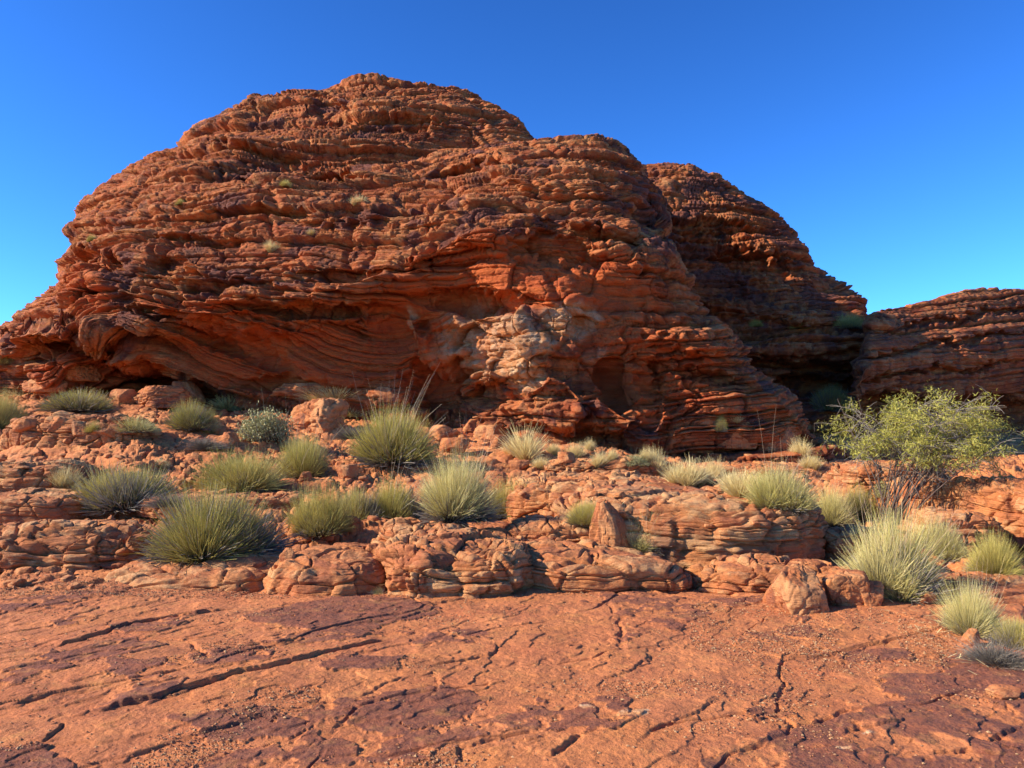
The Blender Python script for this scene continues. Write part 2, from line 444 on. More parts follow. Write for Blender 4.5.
# ================================================================= HILLS
def rock_mass(name, keys, curves, stamps, cols, nrow, seed, strata, dip=None, mask_fn=None, amp=1.0, mat=None):
    """keys: px stations; curves: list of (rows, depths, n) from the foot over the crest and down the back"""
    C = len(cols); rows = []; deps = []
    for (rw, dp) in curves:
        rows.append(np.interp(cols, keys, rw)); deps.append(np.interp(cols, keys, dp))
    rows = np.array(rows); deps = np.array(deps)
    X, Y, Z = [], [], []
    for r_, d_ in zip(rows, deps):
        x_, y_, z_ = at(cols, r_, d_); X.append(x_); Y.append(y_); Z.append(z_)
    K = np.stack([np.array(X), np.array(Y), np.array(Z)], -1)      # curves, cols, 3
    seg = nrow
    parts = []
    for i in range(len(curves) - 1):
        n = seg[i]; t = np.linspace(0, 1, n, endpoint=False)[:, None, None]
        parts.append(K[i][None] * (1 - t) + K[i + 1][None] * t)
    parts.append(K[-1:][:, :, :])
    P = np.concatenate(parts, 0)
    P = gsm(P, 7.0, 0)
    P[..., 1:] = gsm(P[..., 1:], 2.0, 1)
    # relief placed where the photograph shows it: pushes along the line of sight
    px, py = project(P[..., 0], P[..., 1], P[..., 2])
    vis = np.ones(P.shape[:2]); vis[sum(seg[:-2]):] = 0
    vis = gsm(vis, 4, 0)
    wxp = px + 14 * noise(P[..., 0] * 0.5, P[..., 2] * 0.5, 0, seed + 3) + 6 * noise(P[..., 0] * 1.7, P[..., 2] * 1.7, 0, seed + 4)
    wyp = py + 8 * noise(P[..., 0] * 0.5, P[..., 2] * 0.5, 5, seed + 5) + 4 * noise(P[..., 0] * 1.7, P[..., 2] * 1.7, 3, seed + 6)
    wxp = wxp + 5 * noise(P[..., 0] * 4, P[..., 2] * 5, 0, seed + 7); wyp = wyp + 4 * noise(P[..., 0] * 4, P[..., 2] * 5, 3, seed + 8)
    for (cx, cy, rx, ry, a, ang, hard) in stamps:
        ca, sa = math.cos(R(ang)), math.sin(R(ang))
        dx = (wxp - cx); dy = (wyp - cy)
        q = ((dx * ca + dy * sa) / rx) ** 2 + ((-dx * sa + dy * ca) / ry) ** 2
        m_ = np.exp(-q) if hard == 0 else 1 - smooth(1 - hard, 1 + hard, np.sqrt(q))
        P[..., 1] += a * m_ * vis
    Nn = grid_normals(P)
    flip = np.sum(Nn * np.stack([P[..., 0], P[..., 1], P[..., 2] - 2], -1), -1).mean() > 0
    if flip: Nn = -Nn
    Nn = gsm(gsm(Nn, 5, 0), 5, 1)
    Nn /= np.linalg.norm(Nn, axis=-1, keepdims=True) + 1e-9
    x, y, z = P[..., 0].astype(np.float32), P[..., 1].astype(np.float32), P[..., 2].astype(np.float32)
    masks = mask_fn(px, py, x, y, z) if mask_fn else {}
    rough = masks.get('rough', 1.0)
    zs = z + 0.45 * fbm(x * 0.16, y * 0.16, z * 0.1, 3, seed + 11) + 0.05 * fbm(x * 0.9, y * 0.9, z * 0.5, 2, seed + 12)
    if dip is not None: zs = zs + dip(x, y, z, px, py)
    D = 0.50 * fbm(x * 0.24, y * 0.24, z * 0.40, 2, seed) * masks.get('lump', 1.0)
    tone = 0; DH = 0
    LM = 0.72 + 0.50 * smooth(-0.35, 0.35, fbm(x * 0.22, y * 0.22, z * 0.45, 3, seed + 80)); LM = LM * masks.get('layer', 1.0)
    BM = np.maximum(1.30 - LM, 0)
    for j, (tz, txy, a) in enumerate(strata):
        r_, cr, pf, lay, r2 = bricks(x + 0.25 * txy * noise(x / txy, y / txy, z / tz, seed + 30 + j), y, zs + 0.06 * tz * noise(x * 3, y * 3, z * 3, seed + 40 + j), tz, txy, seed + 20 + j)
        DH = DH + a * amp * rough * ((0.35 if tz > 0.3 else 0.6) * (0.7 + BM) * (r_ - 0.5) + 1.7 * LM * (lay - 0.5) - 1.5 * LM * (1 - pf) - (0.3 + 0.5 * BM) * (1 - cr) * pf)
        tone = tone + (0.5 * r_ + 0.5 * lay) / len(strata)
    ms = 0.5 + 0.5 * rough
    D = D + ms * (0.045 + 0.07 * BM) * fbm(x * 1.2, y * 1.2, z * 2.0, 5, seed + 60) + ms * 0.045 * fbm(x * 4, y * 4, z * 10, 3, seed + 61, ridged=True)
    if 'fresh' in masks:      # broken faces where the rock has spalled
        fx = x / 1.3 + 0.35 * noise(x, z, y, seed + 70); fz = z / 0.95 + 0.35 * noise(x, z, y, seed + 71)
        f1, f2, r3, r4 = voro2(fx, fz, np.zeros(x.shape, np.int32), seed + 72)
        D = D + masks.get('spall', 0 * x) * (0.50 * (r3 - 0.5) + 0.35 * (r4 - 0.5) * np.sin(fx * 2.5) - 0.12 * (1 - smooth(0, 0.07, f2 - f1)))
        f1, f2, r3, r4 = voro2(fx * 3.1, fz * 2.9, np.zeros(x.shape, np.int32), seed + 73)
        D = D + masks.get('spall', 0 * x) * (0.08 * (r3 - 0.5) - 0.04 * (1 - smooth(0, 0.1, f2 - f1)))
    NH = Nn * np.array([1, 1, 0.3]); NH /= np.linalg.norm(NH, axis=-1, keepdims=True) + 1e-6
    steep = smooth(0.15, 0.5, np.hypot(Nn[..., 0], Nn[..., 1]))[..., None]
    NH = Nn * (1 - steep) + NH * steep
    P = P + Nn * D[..., None] + NH * DH[..., None]
    A = {'tone': np.broadcast_to(tone, P.shape[:2])}
    for k in ('fresh', 'varnish', 'chalk_and_sun'):
        if k in masks: A[k] = masks[k]
    me = mesh_from(name, P.reshape(-1, 3), grid_quads(*P.shape[:2]), A)
    o = link(name, me, mat or M_DOME)
    return o

# ---- the big dome
kx = np.array([-420, -250, -120, -40,   0,  30,  60,  66,  76, 100, 125, 150, 180, 210, 235, 270, 310, 350, 400, 450, 490, 520, 545, 600, 640, 654, 662, 690, 720, 760, 800, 850, 900])
crest =       [440,  420,  384, 347, 326, 303, 268, 238, 208, 184, 166, 150, 138, 122, 108,  96,  85,  80,  77,  83,  99, 119, 146, 170, 185, 215, 270, 305, 335, 385, 425, 458, 475]
crestY =      [ 30,   29,   28,  27,  26,  26,  26,  26,  27,  28,  29,  30,  30,  31,  31,  32,  32,  32,  32,  32,  32,  31.5, 31,  30,  29,  27,  25,  24,  23,  22,  21,  20.5,  20]
base =        [440,  430,  420, 405, 394, 394, 394, 394, 394, 395, 395, 396, 396, 397, 397, 398, 399, 402, 410, 428, 432, 438, 443, 450, 452, 452, 453, 455, 456, 459, 462, 470, 480]
baseY =       [ 24,   24,   23,  23,22.5,  22,21.5,21.5,21.5,21.5,21.5,  21,  21,20.7,20.5,20.3,  20,19.8,19.5,19.3,  19,18.6,18.3,  18,  18,  18,  18,  18,  18,  18,18.2,18.6,  19]
lip =         [436,  422,  400, 372, 345, 340, 334, 333, 332, 330, 326, 320, 314, 308, 304, 300, 295, 284, 262, 240, 228, 224, 224, 232, 250, 262, 285, 330, 360, 400, 435, 462, 476]
lipY =        [ 25,   24,   23,  22,  21,20.5,19.9,19.7,19.6,19.3,  19,18.8,18.5,18.4,18.3,18.2,  18,17.9,17.8,17.8,17.8,17.8,17.8,  18,18.2,18.4,18.6,18.6,18.5,18.4,18.6,  19,19.5]
bul =         [434,  416,  388, 350, 325, 312, 290, 272, 250, 232, 218, 205, 196, 187, 181, 179, 180, 175, 160, 149, 143, 142, 144, 149, 162, 190, 252, 290, 322, 372, 415, 455, 474]
bulY =        [ 27,   26,   25,  24,  23,22.6,  22,21.8,21.8,21.8,21.8,21.8,21.8,  22,  22,  22,  22,22.3,23.2,23.8,  24,24.2,24.3,24.2,  24,23.5,21.5,  21,20.5,  20,19.8,  20,  20]
k_ = np.array
mid_row = 0.5 * (k_(lip) + k_(bul)); mid_Y = 0.5 * (k_(lipY) + k_(bulY)) - 0.6
rec_row = 0.45 * k_(base) + 0.55 * k_(lip); rec_Y = 0.5 * (k_(baseY) + k_(lipY)) + np.interp(kx, [-100, 60, 120, 200, 380, 425, 455, 500, 590, 640, 680, 760], [0, .4, .6, .3, .8, 1.4, .4, -.25, -.55, -0.1, -0.2, -0.2])
gro_row = k_(bul) + np.interp(kx, [60, 200, 400, 480, 600, 900], [-6, -3, -1, 4, 10, 6]); gro_Y = k_(bulY) + np.interp(kx, [0, 150, 220, 350, 450, 545, 640, 700, 900], [.5, .8, 1.4, 1.8, 3.2, 3.6, 3, .8, .5])
up_row = 0.55 * k_(crest) + 0.45 * k_(bul) ; up_row = np.where(kx > 530, gro_row * 0.5 + k_(crest) * 0.5 + 2, up_row)
up_Y = 0.5 * (k_(crestY) + gro_Y) - np.interp(kx, [0, 150, 500, 560], [.8, 1.6, 1.6, 0])
curves = [
    (k_(base) + 60, k_(baseY) + 0.0),
    (base, baseY),
    (rec_row, rec_Y),
    (lip, lipY),
    (mid_row, mid_Y),
    (bul, bulY),
    (gro_row, gro_Y),
    (up_row, up_Y),
    (crest, crestY),
    (k_(crest) + 45, k_(crestY) + 8),
    (k_(crest) * 0 + 460, k_(crestY) + 15),
]
stamps = [
    # cx, cy, rx, ry, depth(+away), angle, hard
    (128, 378, 30, 14, 2.2, 0, 0), (60, 372, 18, 16, -0.6, 0, 0.4), (98, 262, 26, 12, 0.9, 10, 0.5), (88, 290, 14, 9, 0.7, 0, 0.5),
    (150, 300, 22, 9, -0.4, 20, 0.5), (40, 345, 40, 14, -0.7, -4, 0.4), (75, 352, 36, 9, 0.9, 0, 0.5),
    (235, 345, 70, 9, 0.45, 22, 0.5), (180, 330, 60, 6, 0.5, 24, 0.4), (300, 310, 90, 5, 0.6, 3, 0.5), (215, 285, 70, 4, 0.5, 4, 0.5),
    (270, 330, 36, 9, -0.45, 8, 0.5), (420, 215, 60, 10, -0.3, -6, 0.4), (360, 268, 70, 5, 0.5, -8, 0.4),
    (478, 238, 26, 13, -0.45, 0, 0.35), (560, 250, 46, 16, 0.7, 4, 0.5), (600, 232, 60, 5, 0.6, 8, 0.4),
    (500, 345, 46, 30, -0.35, 12, 0.4), (450, 318, 30, 12, -0.35, 0, 0.4), (480, 300, 60, 8, 0.5, 4, 0.5), (415, 332, 9, 16, -0.6, -25, 0.4), (525, 375, 24, 26, -0.2, 0, 0.3), (565, 325, 34, 22, 0.2, 0, 0.5),
    (445, 392, 34, 24, 1.2, 0, 0.5), (478, 378, 16, 7, -0.9, 0, 0.3),
    (548, 405, 34, 26, -0.6, -12, 0.25), (600, 415, 26, 30, -0.5, 0, 0.3), (640, 420, 30, 28, -0.5, 0, 0.25), (618, 388, 10, 22, 0.3, 0, 0.4), (655, 395, 10, 30, 0.4, 0, 0.4),
    (588, 440, 30, 6, 0.5, 0, 0.4), (690, 345, 40, 10, -0.5, 12, 0.4), (700, 372, 50, 6, 0.6, 8, 0.4), (610, 300, 30, 60, 0.4, 10, 0.6),
    (640, 215, 10, 30, 0.6, 0, 0.4), (345, 215, 40, 12, -0.4, 0, 0.4), (520, 175, 40, 12, -0.5, 10, 0.4), (590, 185, 30, 14, -0.4, 0, 0.4), (470, 170, 40, 4, 0.4, -4, 0.4),
    (290, 176, 70, 4, 1.0, 0, 0.4), (330, 108, 20, 10, 0.5, 0, 0.4), (250, 150, 50, 3, .4, 3, .5), (400, 120, 40, 4, .4, 0, .5),
    (190, 240, 40, 4, .4, 5, .5), (170, 268, 16, 9, .4, 0, .4), (255, 215, 50, 3, .4, -3, .5), (205, 392, 30, 8, 0.6, 0, .4), (300, 385, 60, 7, 0.4, 4, .5),
]
def blob(px, py, cx, cy, rx, ry, ang=0):
    ca, sa = math.cos(R(ang)), math.sin(R(ang)); dx = px - cx; dy = py - cy
    return np.sqrt(((dx * ca + dy * sa) / rx) ** 2 + ((-dx * sa + dy * ca) / ry) ** 2)
def dome_masks(px, py, x, y, z):
    nz = 0.35 * fbm(x * 0.8, y * 0.8, z * 0.8, 4, 301)
    def b(*a): return 1 - smooth(0.75, 1.15, blob(px, py, *a) + nz)
    fresh = np.maximum.reduce([b(290, 360, 120, 42, 8), b(540, 275, 120, 42, 6), b(430, 340, 70, 60), b(240, 330, 90, 26, 14), b(650, 375, 70, 50, 10) * 0.9, b(110, 370, 60, 26), b(620, 330, 60, 60) * 0.8, b(85, 290, 25, 30) * 0.7])
    spall = np.maximum.reduce([b(510, 350, 110, 60), b(620, 400, 90, 55), b(110, 350, 90, 30) * .6, b(560, 270, 90, 30) * .5])
    rough = 1 - 0.62 * np.maximum.reduce([b(300, 365, 130, 32, 6), b(560, 285, 100, 35, 6), b(430, 350, 60, 60), b(560, 330, 60, 45), b(510, 345, 45, 40) * 0.7])
    chalk_and_sun = np.maximum.reduce([b(568, 322, 34, 20, -8) * 0.8, b(522, 370, 20, 22) * 0.95, b(412, 325, 7, 18, -20) * 0.6, b(490, 345, 56, 40) * 0.62, b(540, 345, 18, 14) * 0.8, b(600, 352, 14, 10) * 0.35])  # chalk patches; the broad central blob also paints sunlit brightness onto the scar
    n = fbm(x * 0.55, y * 0.55, z * 0.9, 5, 305)
    varn = smooth(0.16, 0.34, n) * 0.85
    varn = np.maximum(varn, b(575, 400, 40, 26) * smooth(-0.2, 0.2, noise(x * 2, y * 2, z * 1.2, 306)) * 0.9)
    varn = np.maximum(varn, b(640, 215, 40, 60) * smooth(-0.1, 0.2, noise(x * 1.2, y * 1.2, z * .5, 307)) * 0.9)
    varn = np.maximum(varn, b(430, 225, 160, 26, -6) * smooth(0.0, 0.3, noise(x * 1.5, y * 1.5, z * 1.4, 308)) * 0.9)
    varn = varn * (1 - 0.8 * fresh)
    layer = 1 - 0.42 * np.maximum.reduce([b(630, 350, 110, 110), b(520, 330, 120, 80)])
    return {'fresh': fresh * 0.85, 'spall': spall, 'layer': layer, 'rough': rough, 'chalk_and_sun': chalk_and_sun, 'varnish': varn}
def dome_dip(x, y, z, px, py):
    low = smooth(270, 330, py) * smooth(430, 330, px) * smooth(60, 130, px)
    return 0.30 * (x + 4) * low - 0.010 * (x + 3) ** 2 * 0.4 + 0.08 * (x - 1) * smooth(400, 520, px) * smooth(700, 600, px)
STR = [(1.35, 4.2, 0.34), (0.50, 1.9, 0.24), (0.22, 1.2, 0.14), (0.11, 0.8, 0.06)]
cols = np.concatenate([np.linspace(-420, -20, 130), np.linspace(-19.3, 900, 1250)])
dome = rock_mass('hill', kx, curves, stamps, cols, [8, 100, 100, 110, 110, 25, 70, 110, 40, 16], 100, STR, dome_dip, dome_masks)
tag(dome, 'huge layered red sandstone dome with overhanging base, tallest and nearest of the rock hills', 'rock dome', kind='structure')

# ---- second dome behind on the right
kx2 = k_([560, 620, 640, 660, 690, 720, 740, 765, 785, 800, 815, 832, 850, 863, 872, 885, 905])
cr2 = k_([190, 166, 158, 156, 159, 171, 184, 198, 217, 240, 262, 280, 289, 296, 312, 330, 400])
b2 = cr2 * 0 + 425
m2 = k_([350, 345, 345, 345, 345, 343, 342, 340, 338, 336, 334, 333, 331, 330, 331, 345, 405])
Yc2 = np.linspace(36, 34, len(kx2)); 
curves2 = [(b2 + 40, b2 * 0 + 28.5), (b2 + 0, b2 * 0 + 28.0), (m2 + 40, m2 * 0 + 28.6), (m2 + 3, m2 * 0 + 27.6), (m2, m2 * 0 + 29.2), (m2 * 0.5 + cr2 * 0.5, Yc2 * 0 + 31.4), (cr2 + 12, Yc2 - 2.2), (cr2, Yc2), (cr2 + 60, Yc2 + 8), (cr2 * 0 + 450, Yc2 + 12)]
st2 = [(700, 270, 60, 40, 1.4, 30, 0.5), (760, 262, 40, 8, .8, 10, .4), (790, 365, 80, 6, 1.2, 3, .4), (830, 385, 40, 10, 1.6, 0, .4), (720, 225, 50, 5, .5, 10, .4), (770, 310, 60, 10, -.8, 10, .4)]
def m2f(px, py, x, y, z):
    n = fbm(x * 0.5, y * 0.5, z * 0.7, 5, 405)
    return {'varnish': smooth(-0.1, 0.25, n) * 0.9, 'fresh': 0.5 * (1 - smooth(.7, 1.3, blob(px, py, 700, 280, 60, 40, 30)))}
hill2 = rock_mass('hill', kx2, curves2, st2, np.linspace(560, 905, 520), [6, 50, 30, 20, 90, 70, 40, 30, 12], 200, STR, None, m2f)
tag(hill2, 'shaded dark red rock dome behind the right shoulder of the big dome', 'rock dome', kind='structure')

# ---- low rounded rock on the right edge
kx3 = k_([858, 864, 870, 885, 905, 930, 960, 990, 1024, 1080, 1150, 1250, 1380])
cr3 = k_([395, 325, 312, 304, 300, 295, 290, 286, 285, 284, 292, 318, 400])
t3 = k_([398, 392, 392, 392, 394, 396, 397, 398, 398, 398, 400, 402, 410])
Yc3 = k_([25.5, 26, 26.5, 27.5, 28.5, 29, 29.4, 29.6, 29.6, 29.6, 29.6, 29.3, 29.])
T3 = np.interp(kx3, [858, 1024, 1380], [0.4, 5.6, 9.0]); Yc3 = Yc3 * 0.4 + (27 + T3) * 0.6 + 1.2
curves3 = [(t3 * 0 + 470, T3 + 26.6), (t3 * 0 + 425, T3 + 27.2), (t3 + 6, T3 + 27.8), (t3, T3 + 25.0), (t3 * .6 + cr3 * .4, T3 + 24.5), (t3 * .15 + cr3 * .85, Yc3 * .6 + (T3 + 25.2) * .4), (cr3, Yc3), (cr3 + 30, Yc3 + 5), (cr3 * 0 + 440, Yc3 + 10)]
def m3f(px, py, x, y, z):
    n = fbm(x * 0.6, y * 0.6, z * 1.4, 5, 505)
    return {'varnish': smooth(-0.05, 0.3, n) * 0.6, 'lump': 0.5, 'rough': 0.75 + 0 * px}
hill3 = rock_mass('hill', kx3, curves3, [(940, 345, 90, 3, .5, -12, .4), (960, 318, 80, 3, .45, -10, .4), (930, 372, 80, 3, .5, -6, .4)], np.linspace(858, 1380, 560), [6, 20, 30, 60, 90, 60, 20, 10], 300, [(0.8, 3.5, 0.26), (0.30, 1.5, 0.13), (0.13, 0.8, 0.05)],
                  lambda x, y, z, px, py: -0.13 * (x - 12), m3f)
tag(hill3, 'low banded rock dome at the right edge of the picture, undercut at its foot', 'rock dome', kind='structure')

# ================================================================= OUTCROPS
def outcrop(x0, x1, yb, yt, depth, seed, label, ex=0.55, ey=0.45, rot=0, knob=1.0, strata=((0.16, 0.5, .055), (0.07, .2, .022)), res=(260, 300), varn=0.0, skew=0.0, yoff=0.0):
    xm = 0.5 * (x0 + x1)
    # where the foot of the front meets the slope
    Yf = 1.0
    for Yt in np.arange(5.0, 26.0, 0.02):
        X_, Y_, Z_ = at(xm, yb, Yt)
        if Z_ <= float(ground_base(np.array([X_]), np.array([Yt]))[0]): Yf = Yt; break
    Yf += yoff
    a = 0.5 * (x1 - x0) / F * (Yf + 0.3 * depth); b = 0.5 * depth
    cy = Yf + b; cx = (xm - 512) / F * (Yf + 0.5 * b)
    zt = float(at(xm, yt, Yf + 1.1 * b)[2])
    zb = float(ground_base(np.array([cx]), np.array([Yf]))[0]) - 0.12
    h = max(zt - zb, 0.12)
    nr, na = res
    s = np.linspace(0, 1, nr)[:, None]; th = np.linspace(0, 2 * math.pi, na, endpoint=False)[None, :]
    ang = s * math.pi / 2
    rr = np.cos(ang) ** (ex * .85); zz = np.sin(ang) ** (ey * .85)
    sq = 0.72
    cxx = np.sign(np.cos(th)) * np.abs(np.cos(th)) ** sq; cyy = np.sign(np.sin(th)) * np.abs(np.sin(th)) ** sq
    wob = 1 + 0.09 * noise(np.cos(th) * 1.6 + seed, np.sin(th) * 1.6, 0.5, seed) + 0.05 * noise(np.cos(th) * 4 + seed, np.sin(th) * 4, 0.5, seed + 1)
    lx = rr * cxx * a * wob; ly = rr * cyy * b * wob + 0 * lx
    lz = zz * h * (1 + skew * lx / a) + 0 * lx
    c, sn = math.cos(R(rot)), math.sin(R(rot))
    x = lx * c - ly * sn; y = lx * sn + ly * c
    P = np.stack([x, y, lz], -1)
    Nn = grid_normals(P)
    if np.sum(Nn[nr // 4, :, :2] * P[nr // 4, :, :2]) < 0: Nn = -Nn
    Nn[-6:] = (0, 0, 1)
    wx, wy, wz = (x + cx).astype(np.float32), (y + cy).astype(np.float32), (lz + zb).astype(np.float32)
    D = 0.12 * knob * fbm(wx * 1.1, wy * 1.1, wz * 2.2, 5, seed + 1)
    tone = 0
    zs = wz + 0.06 * noise(wx * 0.8, wy * 0.8, 0, seed + 2) + 0.02 * noise(wx * 4, wy * 4, 0, seed + 3) + 0.05 * wx
    for j, (tz, txy, am) in enumerate(strata):
        r_, cr, pf, lay, r2 = bricks(wx + .25 * txy * noise(wx / txy, wy / txy, wz / tz, seed + 8), wy, zs, tz, txy, seed + 4 + j)
        D = D + am * (0.9 * (r_ - 0.5) + 1.0 * (lay - 0.5) - 1.1 * (1 - pf) - 0.9 * (1 - cr) * pf)
        tone = tone + r_ / len(strata)
    f1, f2, r3, _ = voro2(wx * 2.2 + .5 * noise(wx * 2, wy * 2, wz * 2, seed + 9), wy * 2.2 + wz * 2.0, wx * 0, seed + 10)
    D = D - 0.06 * knob * (1 - smooth(0, 0.09, f2 - f1)) + 0.07 * knob * (r3 - 0.5)
    D = D + 0.026 * fbm(wx * 7, wy * 7, wz * 9, 3, seed + 12)
    D[-3:] = D[-4:-3].mean()
    P = P + Nn * D[..., None]
    P[..., 2] += 0
    v = np.full(P.shape[:2], 0.0)
    if varn: v = varn * smooth(-0.1, 0.25, fbm(wx * 1.2, wy * 1.2, wz * 1.2, 4, seed + 14))
    me = mesh_from('rock_outcrop', P.reshape(-1, 3), grid_quads(nr, na, True), {'tone': tone, 'varnish': v})
    o = link('rock_outcrop', me, M_OUT, loc=(cx, cy, zb))
    tag(o, label, 'rock outcrop', 'bedrock outcrops on the slope')
    return o
OUTC = [
    (dict(x0=262, x1=392, yb=597, yt=545, depth=1.7, seed=11, ex=.7, ey=.7, knob=.7, strata=((.2, 1.2, .02), (.07, .5, .012))), 'smooth pale orange rock hump at the left end of the front outcrop'),
    (dict(x0=372, x1=535, yb=598, yt=533, depth=2.2, seed=12, knob=1.1, strata=((.19, .45, .045), (.08, .2, .02))), 'knobbly cracked orange outcrop with bulging blocks in the middle of the front ledge'),
    (dict(x0=515, x1=692, yb=592, yt=548, depth=1.8, seed=13, knob=.6, ex=.5, strata=((.2, 1.1, .05), (.09, .6, .02)), skew=-.25), 'smoother rounded outcrop with a long crack at the right end of the front ledge'),
    (dict(x0=372, x1=470, yb=562, yt=520, depth=1.1, seed=14, knob=1.2), 'small lumpy rock block behind the knobbly front outcrop, below the tufts'),
    (dict(x0=505, x1=612, yb=556, yt=520, depth=1.0, seed=15, knob=.6, strata=((.1, .6, .04), (.05, .3, .02))), 'flat layered slab lying on the front ledge left of the leaning rock'),
    (dict(x0=560, x1=830, yb=566, yt=484, depth=4.2, seed=16, knob=.9, strata=((.18, .9, .06), (.08, .4, .028)), ex=.5, varn=.5, rot=-4), 'broad layered rock mound with curved cracks, right of centre below the dome'),
    (dict(x0=500, x1=700, yb=520, yt=474, depth=3.2, seed=17, knob=1.1, ex=.7, ey=.7, varn=.3), 'low scaly rock rise behind the broad layered mound'),
    (dict(x0=-60, x1=152, yb=568, yt=520, depth=1.9, seed=18, knob=1.2, ex=.7, ey=.7, strata=((.3, .9, .05), (.1, .25, .03)), rot=6), 'long ribbed orange slab at the left edge above the bare pavement'),
    (dict(x0=100, x1=300, yb=588, yt=556, depth=1.5, seed=19, knob=.6, ex=.9, ey=.8, strata=((.2, 1.2, .02), (.07, .6, .012))), 'low pale sloping slab between the left ribbed slab and the front outcrop'),
    (dict(x0=-60, x1=72, yb=516, yt=492, depth=1.2, seed=20, knob=.5, strata=((.2, 1.2, .03), (.07, .6, .012))), 'smooth maroon rock shelf at the left edge below the cracked blocks', ),
    (dict(x0=-50, x1=84, yb=492, yt=462, depth=1.6, seed=21, knob=1.0, strata=((.25, .6, .06), (.08, .3, .02))), 'rounded cracked blocks of bedrock at the left edge, left of the straw tuft'),
    (dict(x0=915, x1=1010, yb=515, yt=478, depth=1.9, seed=22, knob=1.0, strata=((.2, .6, .06), (.08, .25, .02))), 'blocky orange bedrock ledge behind the tree stems'),
    (dict(x0=985, x1=1100, yb=540, yt=478, depth=2.0, seed=23, knob=1.0, strata=((.2, .6, .06), (.08, .25, .02))), 'stacked orange bedrock blocks at the right edge, right of the tree'),
    (dict(x0=920, x1=1000, yb=548, yt=512, depth=.9, seed=24, knob=.9), 'small rounded bedrock block in front of the blocky ledge by the tree'),
    (dict(x0=826, x1=886, yb=556, yt=528, depth=.7, seed=25, knob=.8, strata=((.12, .5, .04), (.06, .2, .02))), 'squat layered rock block at the foot of the tree stems'),
    (dict(x0=690, x1=862, yb=590, yt=562, depth=.9, seed=26, knob=.7, ex=.8, strata=((.07, .7, .04), (.04, .3, .015))), 'thin flat rock shelf below the broad layered mound'),
    (dict(x0=930, x1=1110, yb=612, yt=578, depth=1.4, seed=27, knob=.5, ex=.8, ey=.8, strata=((.1, .9, .03), (.05, .4, .012))), 'low sunlit shelf among the right-hand tussocks'),
    (dict(x0=700, x1=850, yb=475, yt=462, depth=1.6, seed=28, knob=.7, strata=((.12, .8, .05), (.06, .3, .02))), 'flat orange ledge in front of the dome foot, left of the tree'),
    (dict(x0=835, x1=950, yb=495, yt=462, depth=1.2, seed=29, knob=1.1), 'rubbly orange ledge just left of the tree crown'),
    (dict(x0=130, x1=300, yb=510, yt=492, depth=1.0, seed=30, knob=.8), 'low broken ledge between the two large left tussocks'),
    (dict(x0=0, x1=150, yb=445, yt=416, depth=1.4, seed=31, knob=1.1, strata=((.22, .5, .06), (.08, .25, .02)), varn=.4), 'dark broken ledge of squared blocks below the far left tussock'),
    (dict(x0=540, x1=680, yb=472, yt=458, depth=1.2, seed=32, knob=.9, varn=.4), 'low crumbly ledge under the row of pale tufts'),
]
for kw, lab in OUTC: outcrop(label=lab, **kw)

# ================================================================= LOOSE ROCKS
def boulder_mesh(seed, sub=5, nplanes=11, sx=1, sy=1, sz=0.8, roughness=1.0):
    import bmesh
    bm = bmesh.new(); bmesh.ops.create_icosphere(bm, subdivisions=sub, radius=1.0)
    V = np.array([v.co[:] for v in bm.verts]); T = np.array([[v.index for v in f.verts] for f in bm.faces]); bm.free()
    rs = np.random.RandomState(seed)
    d = V / np.linalg.norm(V, axis=1)[:, None]
    n = rs.normal(size=(nplanes, 3)); n /= np.linalg.norm(n, axis=1)[:, None]
    off = rs.uniform(0.55, 0.95, nplanes)
    n = np.vstack([n, [[0, 0, -1], [0, 0, 1]]]); off = np.append(off, [0.5, 0.75])
    q = d @ n.T
    r = np.where(q > 0.05, off[None] / np.maximum(q, 0.05), 9)
    r = np.minimum(-np.log(np.exp(-r * 30).sum(1)) / 30, 1.15)
    P = d * r[:, None]
    x, y, z = (P.T).astype(np.float32)
    P += d * (0.10 * fbm(x * 1.5, y * 1.5, z * 1.5, 3, seed) + roughness * 0.075 * fbm(x * 3.5, y * 3.5, z * 5, 5, seed + 1, ridged=True) - roughness * 0.05 * (1 - smooth(0, 0.12, np.abs(noise(x * 1.6 + 7, y * 1.6, z * 2.2, seed + 5)))))[:, None]
    P *= (sx, sy, sz)
    P[:, 2] -= P[:, 2].min()
    f1, f2, r_, _ = voro2(x * 1.3, y * 1.3, x * 0, seed)
    me = mesh_from('boulder', P, T, {'tone': r_})
    me.materials.append(M_STONE)
    return me
dg = bpy.context.evaluated_depsgraph_get()
dg.update()
def cast(px, py):
    dx, dy, dz = ray(px, py)
    v = Vector((float(dx), float(dy), float(dz))).normalized()
    hit, loc, nor, idx, ob, mt = sc.ray_cast(dg, Vector((0, 0, CAMZ)), v)
    if not hit: return None
    return loc, nor
def down(x, y, z0=60.0):
    hit, loc, nor, idx, ob, mt = sc.ray_cast(dg, Vector((x, y, z0)), Vector((0, 0, -1)))
    return loc.z if hit else 0.0

